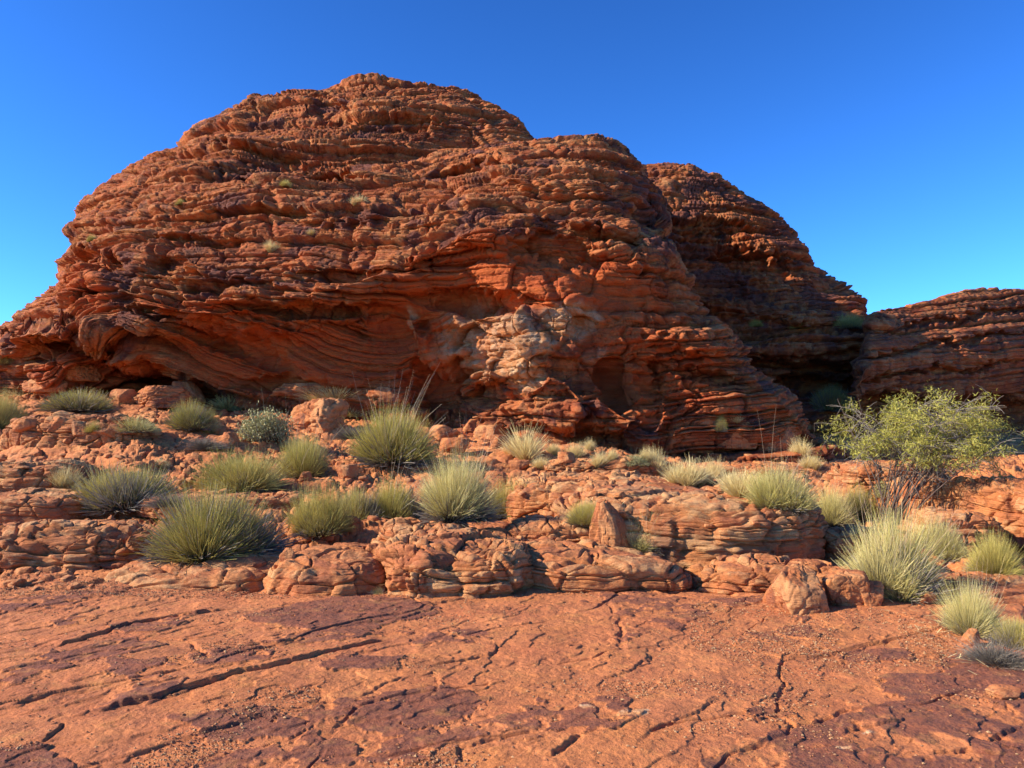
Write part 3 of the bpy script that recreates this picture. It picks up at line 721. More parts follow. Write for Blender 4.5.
ROCKS = [  # base px, base py, width px, height px, seed, shape, label
    (802, 610, 54, 42, 4, (1, .8, .85), 0, 'angular orange boulder with a bright flat face, largest loose rock on the bare pavement'),
    (850, 607, 48, 32, 5, (1, .9, .7), 20, 'rounded orange boulder lying just right of the largest boulder, in its shadow'),
    (872, 606, 30, 22, 6, (1, .9, .8), 60, 'small dark topped rock touching the right side of the rounded boulder'),
    (929, 605, 20, 11, 7, (1, .8, .6), 0, 'small yellowish stone below the large pale tussock on the right'),
    (973, 646, 19, 14, 8, (1, .8, .8), 30, 'small yellow orange stone at the foot of the lower right tussock'),
    (914, 575, 46, 20, 9, (1, .8, .5), 10, 'flat dark red rock between the two right tussocks'),
    (612, 547, 44, 44, 57, (1, .7, 1.05), 0, 'upright triangular dark rock leaning on the front ledge beside a grass tuft'),
    (314, 433, 60, 34, 12, (1, .8, .65), 5, 'big lumpy orange boulder beside the silvery shrub under the overhang'),
    (383, 402, 40, 14, 13, (1, .6, .4), -14, 'thin tilted slab leaning under the overhang above the stalky tussock'),
    (300, 400, 90, 16, 14, (1, .6, .3), 0, 'long flat sunlit rock lying against the foot of the overhang'),
    (375, 408, 26, 12, 15, (1, .8, .6), 0, 'small orange block in front of the tilted slab'),
    (440, 442, 34, 16, 16, (1, .7, .45), 12, 'flat dark red block right of the stalky tussock'),
    (455, 455, 30, 16, 17, (1, .7, .55), -20, 'sunlit wedge shaped block below the flat dark red block'),
    (488, 440, 34, 14, 18, (1, .7, .45), 0, 'grey slab at the mouth of the alcove'),
    (500, 448, 22, 12, 19, (1, .7, .6), 35, 'pale cream block below the grey slab at the alcove'),
    (475, 432, 30, 12, 34, (1, .7, .5), 0, 'shadowed block inside the dark alcove'),
    (53, 432, 30, 14, 20, (1, .8, .65), 0, 'squared brown block second from left in the row at the far left'),
    (24, 432, 28, 13, 21, (1, .8, .6), 10, 'leftmost squared brown block in the row at the far left'),
    (78, 436, 22, 14, 22, (1, .8, .7), 0, 'rounded brown block third in the row, left of the small tuft'),
    (103, 438, 24, 10, 23, (1, .8, .5), 0, 'small pale block at the right end of the far left row'),
    (230, 446, 16, 13, 24, (1, .9, .8), 0, 'small round orange stone right of the dark dead clump'),
    (150, 408, 60, 22, 25, (1, .7, .5), 6, 'jumbled pale orange block at the mouth of the left cave'),
    (120, 404, 26, 14, 26, (1, .7, .6), 0, 'whitish grey block left of the pale block by the cave'),
    (185, 402, 34, 20, 27, (1, .7, .6), -10, 'split sunlit block right of the cave mouth'),
    (40, 392, 46, 16, 28, (1, .7, .4), 0, 'flat topped red block above the far left tussock'),
    (64, 380, 50, 20, 29, (1, .7, .7), 0, 'large rounded block under the left overhang'),
    (18, 372, 44, 30, 30, (1, .8, .7), 0, 'broken layered block at the left edge under the dome tail'),
    (700, 452, 30, 24, 31, (1, .8, .8), 0, 'orange block with a tuft growing beside it at the dome foot'),
    (738, 448, 42, 28, 32, (1, .8, .75), 0, 'largest orange block at the shaded right foot of the dome'),
    (778, 452, 42, 24, 33, (1, .8, .6), 8, 'rounded reddish block right of the largest block at the dome foot'),
    (705, 425, 22, 14, 35, (1, .8, .7), 0, 'small block perched above the orange block at the dome foot'),
    (322, 540, 28, 18, 36, (1, .8, .7), 0, 'square orange stone left of the front outcrop below the tufts'),
    (352, 536, 20, 18, 37, (1, .8, .8), 30, 'tilted reddish stone right of the square orange stone'),
    (307, 542, 16, 10, 38, (1, .8, .6), 0, 'small flat stone left of the square orange stone'),
    (303, 483, 14, 10, 39, (1, .9, .8), 0, 'small pale stone right of the middle tussock pair'),
    (345, 478, 22, 14, 40, (1, .8, .7), 0, 'small orange block below the stalky tussock'),
    (60, 566, 30, 10, 41, (1, .7, .4), 0, 'flat stone on the left ribbed slab'),
    (286, 560, 16, 12, 42, (1, .8, .9), 0, 'dark reddish stone right of the biggest tussock'),
    (845, 498, 26, 16, 43, (1, .8, .7), 0, 'small rubble block left of the tree stems'),
    (870, 475, 24, 12, 44, (1, .8, .6), 0, 'small orange block under the left side of the tree crown'),
    (566, 463, 18, 10, 45, (1, .8, .6), 0, 'dark stone between the pale tufts'),
    (520, 470, 22, 10, 46, (1, .8, .6), 0, 'sunlit stone below the first pale tuft'),
    (1010, 700, 30, 9, 47, (1, .7, .35), 0, 'dark flat flake lying on the pavement at the lower right edge'),
]
rock_spots = []
for r in ROCKS:
    rock_spots.append((r, cast(r[0], r[1] - 1)))
def stone_targets(n, seed):
    rs = np.random.RandomState(seed); out = []
    zones = [(0, 340, 430, 500, .34), (340, 700, 450, 520, .26), (700, 1020, 460, 560, .14), (560, 860, 440, 470, .10), (380, 520, 405, 450, .10), (0, 120, 570, 590, .06)]
    for z in zones:
        for i in range(int(n * z[4])):
            px, py = rs.uniform(z[0], z[1]), rs.uniform(z[2], z[3])
            h = cast(px, py)
            if h and h[0].y < 21 and h[1].z > 0.3: out.append((h, rs.uniform(0.05, 0.17) ** 1.0, rs.uniform(0, 6.28), rs.randint(0, 6)))
    return out
STONES = stone_targets(285, 8)

# plants positions
PL = [
    (612, 462, 12, 14, 'straw', 'straw wisp just above the rounded straw tuft in the pale row'),
    (540, 470, 16, 12, 'straw', 'short straw wisp below the bright straw tuft at the alcove'),
    (646, 462, 10, 14, 'straw', 'thin straw wisp between the grey green herb and the tall thin tuft'),
    (672, 478, 16, 16, 'straw', 'small straw wisp right of the tall thin straw tuft'),
    (703, 486, 18, 18, 'straw', 'short straw tuft between two larger straw tufts above the mound'),
    (728, 490, 20, 18, 'straw', 'straw wisp leaning against the thick straw tuft'),
    (762, 494, 22, 22, 'straw', 'straw tuft squeezed between the thick straw tuft and the yellow green tussock'),
    (812, 470, 16, 14, 'straw', 'straw wisp on the flat orange ledge left of the tree'),
    (590, 452, 10, 12, 'straw', 'tiny straw wisp against the broken dome foot'),
    (160, 470, 18, 12, 'straw', 'small straw wisp above the large grey green tussock'),
    (292, 452, 22, 14, 'straw', 'short straw wisp below the silvery shrub'),
    (430, 500, 20, 20, 'straw', 'pale wisp behind the third tussock of the middle row'),
    (20, 398, 26, 14, 'dry', 'dry wisps between the far left tussock and the left edge'),  # px, base py, width, height, kind, label
    (75, 412, 72, 26, 'green', 'low wide green tussock at the far left against the dome foot'),
    (0, 430, 46, 38, 'green', 'dark tussock cut by the left edge of the picture'),
    (190, 430, 48, 30, 'green', 'upright green tussock in front of the cave blocks'),
    (206, 434, 26, 16, 'straw', 'small bright straw tuft right beside the upright green tussock'),
    (135, 433, 42, 20, 'mixed', 'low mixed tuft left of the upright green tussock'),
    (93, 433, 22, 12, 'green', 'tiny green tuft among the squared brown blocks'),
    (120, 508, 104, 50, 'green', 'large grey green tussock left of centre on the slope, with dry blades at its foot'),
    (62, 490, 24, 22, 'straw', 'small straw tuft just left of the large grey green tussock'),
    (110, 512, 56, 22, 'dry', 'sprawling dry blades at the foot of the large grey green tussock'),
    (235, 490, 92, 38, 'green', 'wide green tussock in the middle of the left slope'),
    (300, 478, 56, 50, 'stalk', 'tussock with reddish seed stalks below the big lumpy boulder'),
    (395, 465, 92, 60, 'stalk', 'big bushy tussock with long stalks leaning right below the overhang'),
    (212, 556, 126, 72, 'green', 'biggest tussock on the left, standing at the lip of the ribbed slab'),
    (320, 534, 62, 50, 'green', 'yellow green tussock at the left end of the middle row'),
    (356, 524, 52, 42, 'green', 'grey green tussock second in the middle row'),
    (394, 520, 64, 44, 'stalk', 'tussock with slanting stalks third in the middle row'),
    (455, 520, 86, 62, 'pale', 'tall pale tussock sweeping right with long stalks in the middle row'),
    (505, 518, 62, 36, 'green', 'dark tussock in shade at the right end of the middle row'),
    (586, 524, 42, 28, 'stalk', 'small tussock left of the upright triangular rock'),
    (645, 550, 60, 34, 'pale', 'shaded greyish tuft right of the upright triangular rock'),
    (526, 462, 44, 32, 'straw', 'bright straw tuft at the foot of the alcove wall'),
    (553, 456, 16, 14, 'straw', 'tiny straw tuft right of the bright straw tuft'),
    (577, 460, 16, 16, 'straw', 'small straw tuft in the middle of the pale row'),
    (601, 468, 18, 16, 'straw', 'rounded straw tuft at the right end of the pale row'),
    (636, 466, 30, 14, 'grey', 'low grey green herb left of the tall thin straw tuft'),
    (657, 476, 22, 30, 'straw', 'tall thin straw tuft on the ledge below the dome'),
    (688, 487, 34, 26, 'straw', 'pale straw tuft above the broad layered mound'),
    (716, 480, 22, 20, 'straw', 'small straw tuft behind the broad layered mound'),
    (741, 498, 48, 32, 'straw', 'thick straw tuft left of the large yellow green tussock'),
    (787, 511, 76, 52, 'pale', 'large yellow green tussock left of the tree'),
    (832, 527, 48, 38, 'pale', 'pale tussock between the large yellow green tussock and the tree'),
    (862, 520, 36, 36, 'green', 'dull tussock at the left of the tree stems'),
    (902, 598, 100, 80, 'pale', 'largest pale tussock on the right, below the tree'),
    (945, 562, 54, 50, 'pale', 'tussock right behind the largest pale tussock'),
    (1000, 575, 56, 42, 'green', 'green tussock near the right edge in front of the stacked blocks'),
    (974, 636, 64, 50, 'pale', 'rounded tussock on the lower right beside the pavement'),
    (1022, 648, 46, 36, 'green', 'green tussock at the right edge above the dead grey clump'),
    (1008, 668, 66, 34, 'dead', 'dead grey clump at the lower right edge of the pavement'),
    (205, 449, 38, 14, 'dead', 'dark dead clump left of the small round orange stone'),
    (166, 505, 48, 14, 'dead', 'grey creeping dead clump right of the large grey green tussock'),
    (352, 440, 40, 16, 'dead', 'grey dead clump behind the big lumpy boulder'),
    (264, 442, 58, 42, 'grey', 'silvery leafy shrub left of the big lumpy boulder'),
    (330, 404, 46, 16, 'straw', 'straw tuft on top of the flat sunlit rock under the overhang'),
    (230, 412, 40, 18, 'mixed', 'yellowish tuft left behind the silvery shrub'),
    (350, 418, 40, 16, 'mixed', 'dull tuft right of the big lumpy boulder'),
    (5, 366, 26, 16, 'green', 'green tuft at the left edge under the dome tail'),
    (802, 458, 18, 18, 'straw', 'small straw tuft on the rounded reddish block'),
    (720, 432, 14, 16, 'green', 'small green tuft between the blocks at the dome foot'),
    (737, 424, 16, 10, 'straw', 'pale tuft on top of the largest block at the dome foot'),
    (895, 552, 20, 18, 'dry', 'small dry tuft at the squat layered block'),
    (853, 330, 34, 16, 'green', 'shaded bush on the saddle between the two right domes'),
    (835, 412, 44, 30, 'green', 'dark shaded bush in the gully left of the tree'),
    (801, 330, 20, 10, 'green', 'shaded small bush on the shelf of the second dome'),
    (757, 328, 14, 8, 'green', 'tiny shaded tuft on the shelf of the second dome'),
    (271, 254, 14, 12, 'straw', 'straw tuft growing high on the big dome face'),
    (284, 188, 14, 8, 'green', 'green tuft in the upper groove of the big dome'),
    (358, 206, 14, 10, 'straw', 'pale tuft on the middle ledge of the big dome'),
    (180, 206, 12, 9, 'green', 'green tuft high on the left flank of the big dome'),
    (91, 243, 10, 8, 'green', 'green tuft on the left edge of the big dome'),
    (312, 236, 12, 7, 'straw', 'tiny straw tuft on the ledge above the overhang'),
    (884, 497, 26, 22, 'grey', 'grey weed left of the tree stems'),
    (378, 596, 10, 12, 'mixed', 'tiny tuft in the crack between the smooth hump and the knobbly outcrop'),
    (865, 574, 34, 22, 'mixed', 'grey tuft in front of the squat layered block'),
]
plant_spots = [(p, cast(p[0], p[1] - 2)) for p in PL]
tree_hit = cast(889, 533)

# stones as things
for (px, py, w, h, seed, shp, rz, lab), hit in rock_spots:
    if not hit: continue
    loc = hit[0]; Wm = w / F * loc.y; Hm = h / F * loc.y
    me = boulder_mesh(seed * 7 + 1, 6 if w > 40 else 5, 10, 1, shp[1], 1.0, 2.0 if seed in (12, 25, 14, 29) else 1.1)
    co = np.zeros(len(me.vertices) * 3, np.float32); me.vertices.foreach_get('co', co); co = co.reshape(-1, 3)
    a = R(rz); rot = np.array([[math.cos(a), -math.sin(a)], [math.sin(a), math.cos(a)]]); co[:, :2] = co[:, :2] @ rot.T
    tt = (co[:, 2:3] / co[:, 2].max())
    if seed == 57:
        co[:, :1] = co[:, :1] * (1 - .55 * tt) - .25 * tt; co[:, 1:2] *= (1 - .5 * tt)
    if seed == 4:
        co[:, :1] = co[:, :1] * (1 - .45 * tt); co[:, 1:2] *= (1 - .3 * tt)
    ex = co.max(0) - co.min(0)
    co[:, 0] *= Wm / ex[0]; co[:, 1] *= Wm / ex[0]; co[:, 2] *= Hm * 1.15 / ex[2]
    me.vertices.foreach_set('co', co.ravel()); me.update()
    o = link('boulder', me, loc=(loc.x, loc.y + 0.25 * Wm, min(loc.z, down(loc.x, loc.y + 0.1)) - 0.12 * Hm))
    tag(o, lab, 'rock', 'loose boulders on the rock slope')
var = [boulder_mesh(900 + i, 4, 8, 1, 0.8, 0.65 if i < 3 else 0.38) for i in range(6)]
for i, (hit, s, rz, k) in enumerate(STONES):
    o = link('loose_stone', var[k], loc=(hit[0].x, hit[0].y, hit[0].z - 0.2 * s)); o.rotation_euler = (0.2 * math.sin(i), 0.2 * math.cos(i * 3), rz)
    o.scale = (s * 0.62,) * 3
    tag(o, 'small loose orange stone lying on the rock slope among the tussocks', 'stone', 'small loose stones on the slope')

# gravel on the slab: nobody could count it
rs = np.random.RandomState(77)
n = 90000
gx_, gy_ = onplane(rs.uniform(-40, 1060, n), rs.uniform(585, 800, n))
gx_ = gx_ + 0; keepn = fbm(gx_ * 1.1, gy_ * 1.6, 0, 4, 801)
keep = (keepn + 0.15 * rs.uniform(-1, 1, n) > 0.27) | (rs.uniform(0, 1, n) < 0.02)
ge, gf = onplane(rs.uniform(0, 420, 5000), rs.uniform(584, 600, 5000))
gg, gi = onplane(rs.uniform(690, 950, 9000), rs.normal(640, 22, 9000))
k2 = fbm(gg * 1.5, gi * 1.5, 2, 3, 805) > -0.05
gx_ = np.concatenate([gx_[keep], ge, gg[k2]]); gy_ = np.concatenate([gy_[keep], gf, gi[k2]])
n = len(gx_)
hz = ground_height(gx_, gy_)[0]
oct_v = np.array([[1, 0, 0], [0, 1, 0], [-1, 0, 0], [0, -1, 0], [0, 0, 1], [0, 0, -1]], float)
oct_f = np.array([[0, 1, 4], [1, 2, 4], [2, 3, 4], [3, 0, 4], [1, 0, 5], [2, 1, 5], [3, 2, 5], [0, 3, 5]])
sz = 0.0035 + 0.007 * rs.uniform(0, 1, n) ** 3
V = oct_v[None] * (0.75 + 0.5 * rs.uniform(size=(n, 6, 1)))
a = rs.uniform(0, 6.28, n); c, s = np.cos(a)[:, None], np.sin(a)[:, None]
Vx = V[..., 0] * c - V[..., 1] * s; Vy = V[..., 0] * s + V[..., 1] * c
V = np.stack([Vx * sz[:, None] * 1.2 + gx_[:, None], Vy * sz[:, None] + gy_[:, None], V[..., 2] * sz[:, None] * 0.7 + (hz + sz * 0.3)[:, None]], -1)
T = (oct_f[None] + 6 * np.arange(n)[:, None, None]).reshape(-1, 3)
me = mesh_from('gravel', V.reshape(-1, 3), T, {'tone': np.repeat(rs.uniform(size=n), 6)}, False)
gmat = rock_material('gravel_stone', 6.0, 0.0, 0.2, base_a=(0.42, 0.17, 0.09), base_b=(0.24, 0.09, 0.06), pale=(0.6, 0.38, 0.22), dark=(0.15, .06, .05))
g = link('gravel', me, gmat)
tag(g, 'fine brown gravel scattered in patches over the bare pavement', 'gravel', kind='stuff')

# ================================================================= GRASS
def blade_material(name, root, tip, tip2):
    m = bpy.data.materials.new(name); m.use_nodes = True
    t = m.node_tree; t.nodes.clear(); L = t.links.new
    out = N(t, 'ShaderNodeOutputMaterial'); bs = N(t, 'ShaderNodeBsdfPrincipled'); tr = N(t, 'ShaderNodeBsdfTranslucent'); mx = N(t, 'ShaderNodeMixShader')
    bs.inputs['Roughness'].default_value = 0.6; bs.inputs['Specular IOR Level'].default_value = 0.25
    a = N(t, 'ShaderNodeAttribute', attribute_name='along'); b = N(t, 'ShaderNodeAttribute', attribute_name='tint')
    m1 = N(t, 'ShaderNodeMix', data_type='RGBA'); L(b.outputs['Fac'], m1.inputs[0]); m1.inputs[6].default_value = (*tip, 1); m1.inputs[7].default_value = (*tip2, 1)
    m2 = N(t, 'ShaderNodeMix', data_type='RGBA'); L(a.outputs['Fac'], m2.inputs[0]); m2.inputs[6].default_value = (*root, 1); L(m1.outputs[2], m2.inputs[7])
    L(m2.outputs[2], bs.inputs['Base Color']); L(m2.outputs[2], tr.inputs['Color'])
    mx.inputs[0].default_value = 0.12; L(bs.outputs[0], mx.inputs[1]); L(tr.outputs[0], mx.inputs[2]); L(mx.outputs[0], out.inputs['Surface'])
    return m
MB = {
    'green': blade_material('spinifex_green', (0.16, 0.12, 0.05), (0.36, 0.33, 0.035), (0.76, 0.62, 0.19)),
    'pale': blade_material('spinifex_pale', (0.22, 0.18, 0.07), (0.50, 0.46, 0.08), (0.86, 0.73, 0.32)),
    'straw': blade_material('straw_grass', (0.46, 0.34, 0.12), (0.78, 0.61, 0.24), (0.86, 0.72, 0.36)),
    'dead': blade_material('dead_grass', (0.07, 0.055, 0.04), (0.13, 0.11, 0.08), (0.34, 0.29, 0.22)),
    'stalk': blade_material('seed_stalk', (0.40, 0.33, 0.18), (0.62, 0.52, 0.33), (0.46, 0.30, 0.20)),
}
MB['mixed'] = MB['pale']
def blades(n, seed, w=0.0045, rmin=0.0, rmax=0.32, hemi=1.0, L0=0.55, bend=0.5, up=0.2, lean=(0, 0), nseg=3, centers=5, flat=1.0):
    """unit tussock: about 1 m wide, 1 m high before scaling"""
    rs = np.random.RandomState(seed)
    ca = rs.uniform(0, 6.28, centers); cr = rs.uniform(0.05, 0.38, centers); cc = np.stack([np.cos(ca) * cr, np.sin(ca) * cr], 1); ch = rs.uniform(0.45, 1.12, centers)
    k = rs.randint(0, centers, n)
    # direction over an upper hemisphere
    ph = rs.uniform(0, 2 * math.pi, n); cz = rs.uniform(up, 1.0, n) ** hemi
    sr = np.sqrt(1 - cz * cz)
    d = np.stack([np.cos(ph) * sr + lean[0], np.sin(ph) * sr + lean[1], cz], 1); d /= np.linalg.norm(d, axis=1)[:, None]
    ln = L0 * rs.uniform(0.55, 1.1, n) * ch[k]
    r0 = rs.uniform(rmin, rmax, n) ** 1.0
    root = np.stack([cc[k, 0] + d[:, 0] * r0 * 0.6 + rs.normal(0, .045, n), cc[k, 1] + d[:, 1] * r0 * 0.6 + rs.normal(0, .03, n), np.full(n, 0.0) + 0.0], 1)
    side = np.cross(d, rs.normal(size=(n, 3))); side /= np.linalg.norm(side, axis=1)[:, None]
    bd = np.stack([rs.normal(0, 1, n) * .5 + d[:, 0] * 0.6 + lean[0], rs.normal(0, 1, n) * .5 + d[:, 1] * 0.6 + lean[1], -0.5 * np.abs(rs.normal(0, 1, n))], 1) * bend
    pts = []
    for i in range(nseg + 1):
        t = i / nseg
        c = root + d * (ln * t)[:, None] + bd * (ln * t * t * 0.45)[:, None]
        ww = w * (1 - 0.8 * t)
        pts += [c - side * ww, c + side * ww]
    P = np.stack(pts, 1)                       # n, 2(nseg+1), 3
    P[..., 2] = np.maximum(P[..., 2], -0.02) * flat
    m = 2 * (nseg + 1)
    q = np.array([[2 * i, 2 * i + 1, 2 * i + 3, 2 * i + 2] for i in range(nseg)])
    Q = (q[None] + m * np.arange(n)[:, None, None]).reshape(-1, 4)
    al = np.tile(np.repeat(np.linspace(0, 1, nseg + 1), 2), n)
    tc = rs.uniform(0, 1, centers)
    ti = np.repeat(np.clip(0.12 + 0.55 * rs.uniform(0, 1, n) ** 1.2 + 0.5 * tc[k] ** 1.3, 0, 1), m)
    return P.reshape(-1, 3), Q, {'along': al, 'tint': ti}
def bm_(name, mat, *a, **k):
    V, Q, A = blades(*a, **k); me = mesh_from(name, V, Q, A, True); me.materials.append(mat); return me
PROTO = {}
for k, nv in (('green', 4), ('pale', 3), ('straw', 3), ('mixed', 2), ('dead', 2), ('dry', 1)):
    for v in range(nv):
        sd_ = hash_ = 1000 + v * 13 + len(k) * 101
        if k == 'green':
            PROTO[k, v] = [('blades', bm_('blades', MB['green'], 11000, sd_, w=.0030, L0=.50, up=.06, hemi=.75, bend=.30, rmax=.5, centers=7)), ('dead_thatch', bm_('dead_thatch', MB['dead'], 4200, sd_ + 1, w=.007, L0=.42, up=.0, bend=.5, rmax=.55, centers=7))]  # dead thatch, its dark colour also painting shade into the tussock base
        elif k == 'pale':
            PROTO[k, v] = [('blades', bm_('blades', MB['pale'], 9500, sd_, w=.0031, L0=.62, up=.15, hemi=.7, bend=.40, lean=(.12, 0), rmax=.3, centers=6)), ('dead_thatch', bm_('dead_thatch', MB['dead'], 3000, sd_ + 1, w=.007, L0=.42, up=0, bend=.6, rmax=.4, centers=6)),
                           ('seed_stalks', bm_('seed_stalks', MB['stalk'], 110, sd_ + 2, w=.0034, L0=1.05, up=.6, bend=.35, lean=(.25, 0), rmax=.2, nseg=4))]
        elif k == 'straw':
            PROTO[k, v] = [('blades', bm_('blades', MB['straw'], 1500, sd_, w=.008, L0=.85, up=.45, bend=.35, rmax=.15, centers=4))]
        elif k == 'mixed':
            PROTO[k, v] = [('blades', bm_('blades', MB['pale'], 2000, sd_, w=.007, L0=.6, up=.15, bend=.5)), ('dead_thatch', bm_('dead_thatch', MB['dead'], 700, sd_ + 1, w=.007, L0=.40, up=.0, bend=.6))]
        elif k == 'dead':
            PROTO[k, v] = [('blades', bm_('blades', MB['dead'], 4200, sd_, w=.005, L0=.55, up=.0, bend=.8, flat=.9))]
        else:
            PROTO[k, v] = [('blades', bm_('blades', MB['straw'], 320, sd_, w=.007, L0=.7, up=.1, bend=.8))]
for v in range(3):
    sd_ = 5000 + v * 7
    PROTO['stalk', v] = [('blades', bm_('blades', MB['green'], 10500, sd_, w=.0030, L0=.52, up=.10, hemi=.7, bend=.35, lean=(.06, 0), rmax=.45, centers=7)), ('dead_thatch', bm_('dead_thatch', MB['dead'], 3600, sd_ + 1, w=.007, L0=.40, up=0, bend=.5, rmax=.5, centers=7)),
                         ('seed_stalks', bm_('seed_stalks', MB['stalk'], 90, sd_ + 2, w=.0036, L0=.95, up=.45, bend=.3, lean=(.55, 0), rmax=.3, nseg=4))]
# leafy grey shrub
def leaf_cloud(n, seed, size, spread, mat, name, flatz=1.0):
    rs = np.random.RandomState(seed)
    cl = rs.normal(size=(26, 3)); cl /= np.linalg.norm(cl, axis=1)[:, None]; cl *= rs.uniform(.45, 1, (26, 1)) ** .5 * spread; cl[:, 2] = np.abs(cl[:, 2]) * flatz
    k = rs.randint(0, 26, n); c = cl[k] + rs.normal(0, .22 * spread, (n, 3)); c[:, 2] = np.abs(c[:, 2])
    d = rs.normal(size=(n, 3)); d[:, 2] += .4; d /= np.linalg.norm(d, axis=1)[:, None]
    s = np.cross(d, rs.normal(size=(n, 3))); s /= np.linalg.norm(s, axis=1)[:, None]
    L_ = size * rs.uniform(.6, 1.3, n)[:, None]
    P = np.stack([c, c + d * L_ * .5 + s * L_ * .22, c + d * L_, c + d * L_ * .5 - s * L_ * .22], 1)
    Q = np.arange(4 * n).reshape(n, 4)
    me = mesh_from(name, P.reshape(-1, 3), Q, {'along': np.tile([0.2, .7, 1, .7], n), 'tint': np.repeat(rs.uniform(size=n), 4)}, False); me.materials.append(mat); return me
MB['grey'] = blade_material('silver_leaf', (0.20, 0.18, 0.07), (0.34, 0.33, 0.13), (0.52, 0.47, 0.22))
PROTO['grey', 0] = [('foliage', leaf_cloud(6500, 71, .045, .42, MB['grey'], 'foliage', .9)), ('stems', bm_('stems', MB['dead'], 220, 72, w=.006, L0=.7, up=.3, bend=.3))]
CNT = {}
for i, ((px, py, w, h, kind, lab), hit) in enumerate(plant_spots):
    if not hit: continue
    loc = hit[0]
    kinds = [k for k in PROTO if k[0] == kind]
    c = CNT.get(kind, 0); CNT[kind] = c + 1
    parts = PROTO[kinds[c % len(kinds)]]
    Wm = w / F * loc.y; Hm = h / F * loc.y
    nm, cat = {'green': ('spinifex_tussock', 'grass tussock'), 'pale': ('spinifex_tussock', 'grass tussock'), 'stalk': ('spinifex_tussock', 'grass tussock'), 'mixed': ('spinifex_tussock', 'grass tussock'),
               'straw': ('straw_tuft', 'grass tuft'), 'dry': ('straw_tuft', 'grass tuft'), 'dead': ('dead_tussock', 'grass tussock'), 'grey': ('silver_shrub', 'shrub')}[kind]
    root = link(nm, None, loc=(loc.x, loc.y + 0.12 * Wm, loc.z - 0.03))
    sxy = Wm / {'green': 1.55, 'pale': 1.60, 'stalk': 1.55, 'mixed': 1.3, 'straw': 1.25, 'dry': 1.2, 'dead': 1.25, 'grey': 1.1}[kind]
    sz_ = Hm / {'green': .47, 'pale': .53, 'stalk': .48, 'mixed': .6, 'straw': .66, 'dry': .6, 'dead': .5, 'grey': .62}[kind]
    root.scale = (sxy, sxy, sz_)
    root.rotation_euler = (0, 0, (i * 1.7) % 6.28 if kind not in ('pale', 'stalk') else (i * 0.37) % 0.8 - 0.4)
    tag(root, lab, cat, {'spinifex_tussock': 'spinifex tussocks on the rock slope', 'straw_tuft': 'dry straw tufts on the rocks', 'dead_tussock': 'dead grass clumps', 'silver_shrub': 'silvery weeds and shrubs'}[nm])
    for pn, pm in parts:
        if h < 11 and pn != 'blades' and pn != 'foliage': continue
        link(pn, pm, parent=root)

# dry litter blown round the tussocks
rs = np.random.RandomState(31); lv = []
for (p_, hit) in plant_spots:
    if not hit or p_[1] < 440: continue
    Wm = p_[2] / F * hit[0].y
    for _ in range(46):
        a = rs.uniform(0, 6.28); r_ = Wm * (0.35 + 0.5 * rs.uniform() ** 1.5)
        X_, Y_ = hit[0].x + math.cos(a) * r_, hit[0].y + .12 * Wm + math.sin(a) * r_
        z_ = down(X_, Y_) + 0.006; b_ = rs.uniform(0, 6.28); l_ = rs.uniform(.03, .12); w_ = .0025
        dx, dy = math.cos(b_) * l_, math.sin(b_) * l_; sx, sy = -math.sin(b_) * w_, math.cos(b_) * w_; t_ = rs.uniform(0, .03)
        lv.append([(X_ - sx, Y_ - sy, z_), (X_ + sx, Y_ + sy, z_), (X_ + dx + sx, Y_ + dy + sy, z_ + t_), (X_ + dx - sx, Y_ + dy - sy, z_ + t_)])
lv = np.array(lv)
me = mesh_from('grass_litter', lv.reshape(-1, 3), np.arange(4 * len(lv)).reshape(-1, 4), {'along': np.ones(4 * len(lv)), 'tint': np.repeat(rs.uniform(size=len(lv)), 4)}, False)
tag(link('grass_litter', me, MB['straw']), 'dry grass blades scattered on the ground round the tussocks', 'litter', kind='stuff')

# ================================================================= TREE
def tube_mesh(name, paths, mat, sides=6):
    Vs, Qs, off = [], [], 0
    for pts, rad in paths:
        pts = np.array(pts); rad = np.array(rad); n = len(pts)
        tg = np.gradient(pts, axis=0); tg /= np.linalg.norm(tg, axis=1)[:, None] + 1e-9
        ref = np.array([0.3, 0.9, 0.1]); a = np.cross(tg, ref); a /= np.linalg.norm(a, axis=1)[:, None] + 1e-9; b = np.cross(tg, a)
        th = np.linspace(0, 2 * math.pi, sides, endpoint=False)
        ring = pts[:, None] + rad[:, None, None] * (a[:, None] * np.cos(th)[None, :, None] + b[:, None] * np.sin(th)[None, :, None])
        Vs.append(ring.reshape(-1, 3)); Qs.append(grid_quads(n, sides, True) + off); off += n * sides
    me = mesh_from(name, np.vstack(Vs), np.vstack(Qs), None, True); me.materials.append(mat); return me
def simple_mat(name, c1, c2, scale=20, rough=.85):
    m = bpy.data.materials.new(name); m.use_nodes = True; t = m.node_tree; bs = t.nodes['Principled BSDF']; bs.inputs['Roughness'].default_value = rough; bs.inputs['Specular IOR Level'].default_value = .2
    n = N(t, 'ShaderNodeTexNoise'); n.inputs['Scale'].default_value = scale; n.inputs['Detail'].default_value = 5
    mx = N(t, 'ShaderNodeMix', data_type='RGBA'); t.links.new(n.outputs['Fac'], mx.inputs[0]); mx.inputs[6].default_value = (*c1, 1); mx.inputs[7].default_value = (*c2, 1)
    t.links.new(mx.outputs[2], bs.inputs['Base Color']); return m
M_STEM = simple_mat('dark_bark', (0.06, 0.04, 0.03), (0.17, 0.12, 0.09))
M_TWIG = simple_mat('pale_twig', (0.28, 0.24, 0.19), (0.16, 0.13, 0.10))
M_LEAF = blade_material('wattle_leaf', (0.18, 0.17, 0.03), (0.33, 0.32, 0.045), (0.62, 0.54, 0.12))
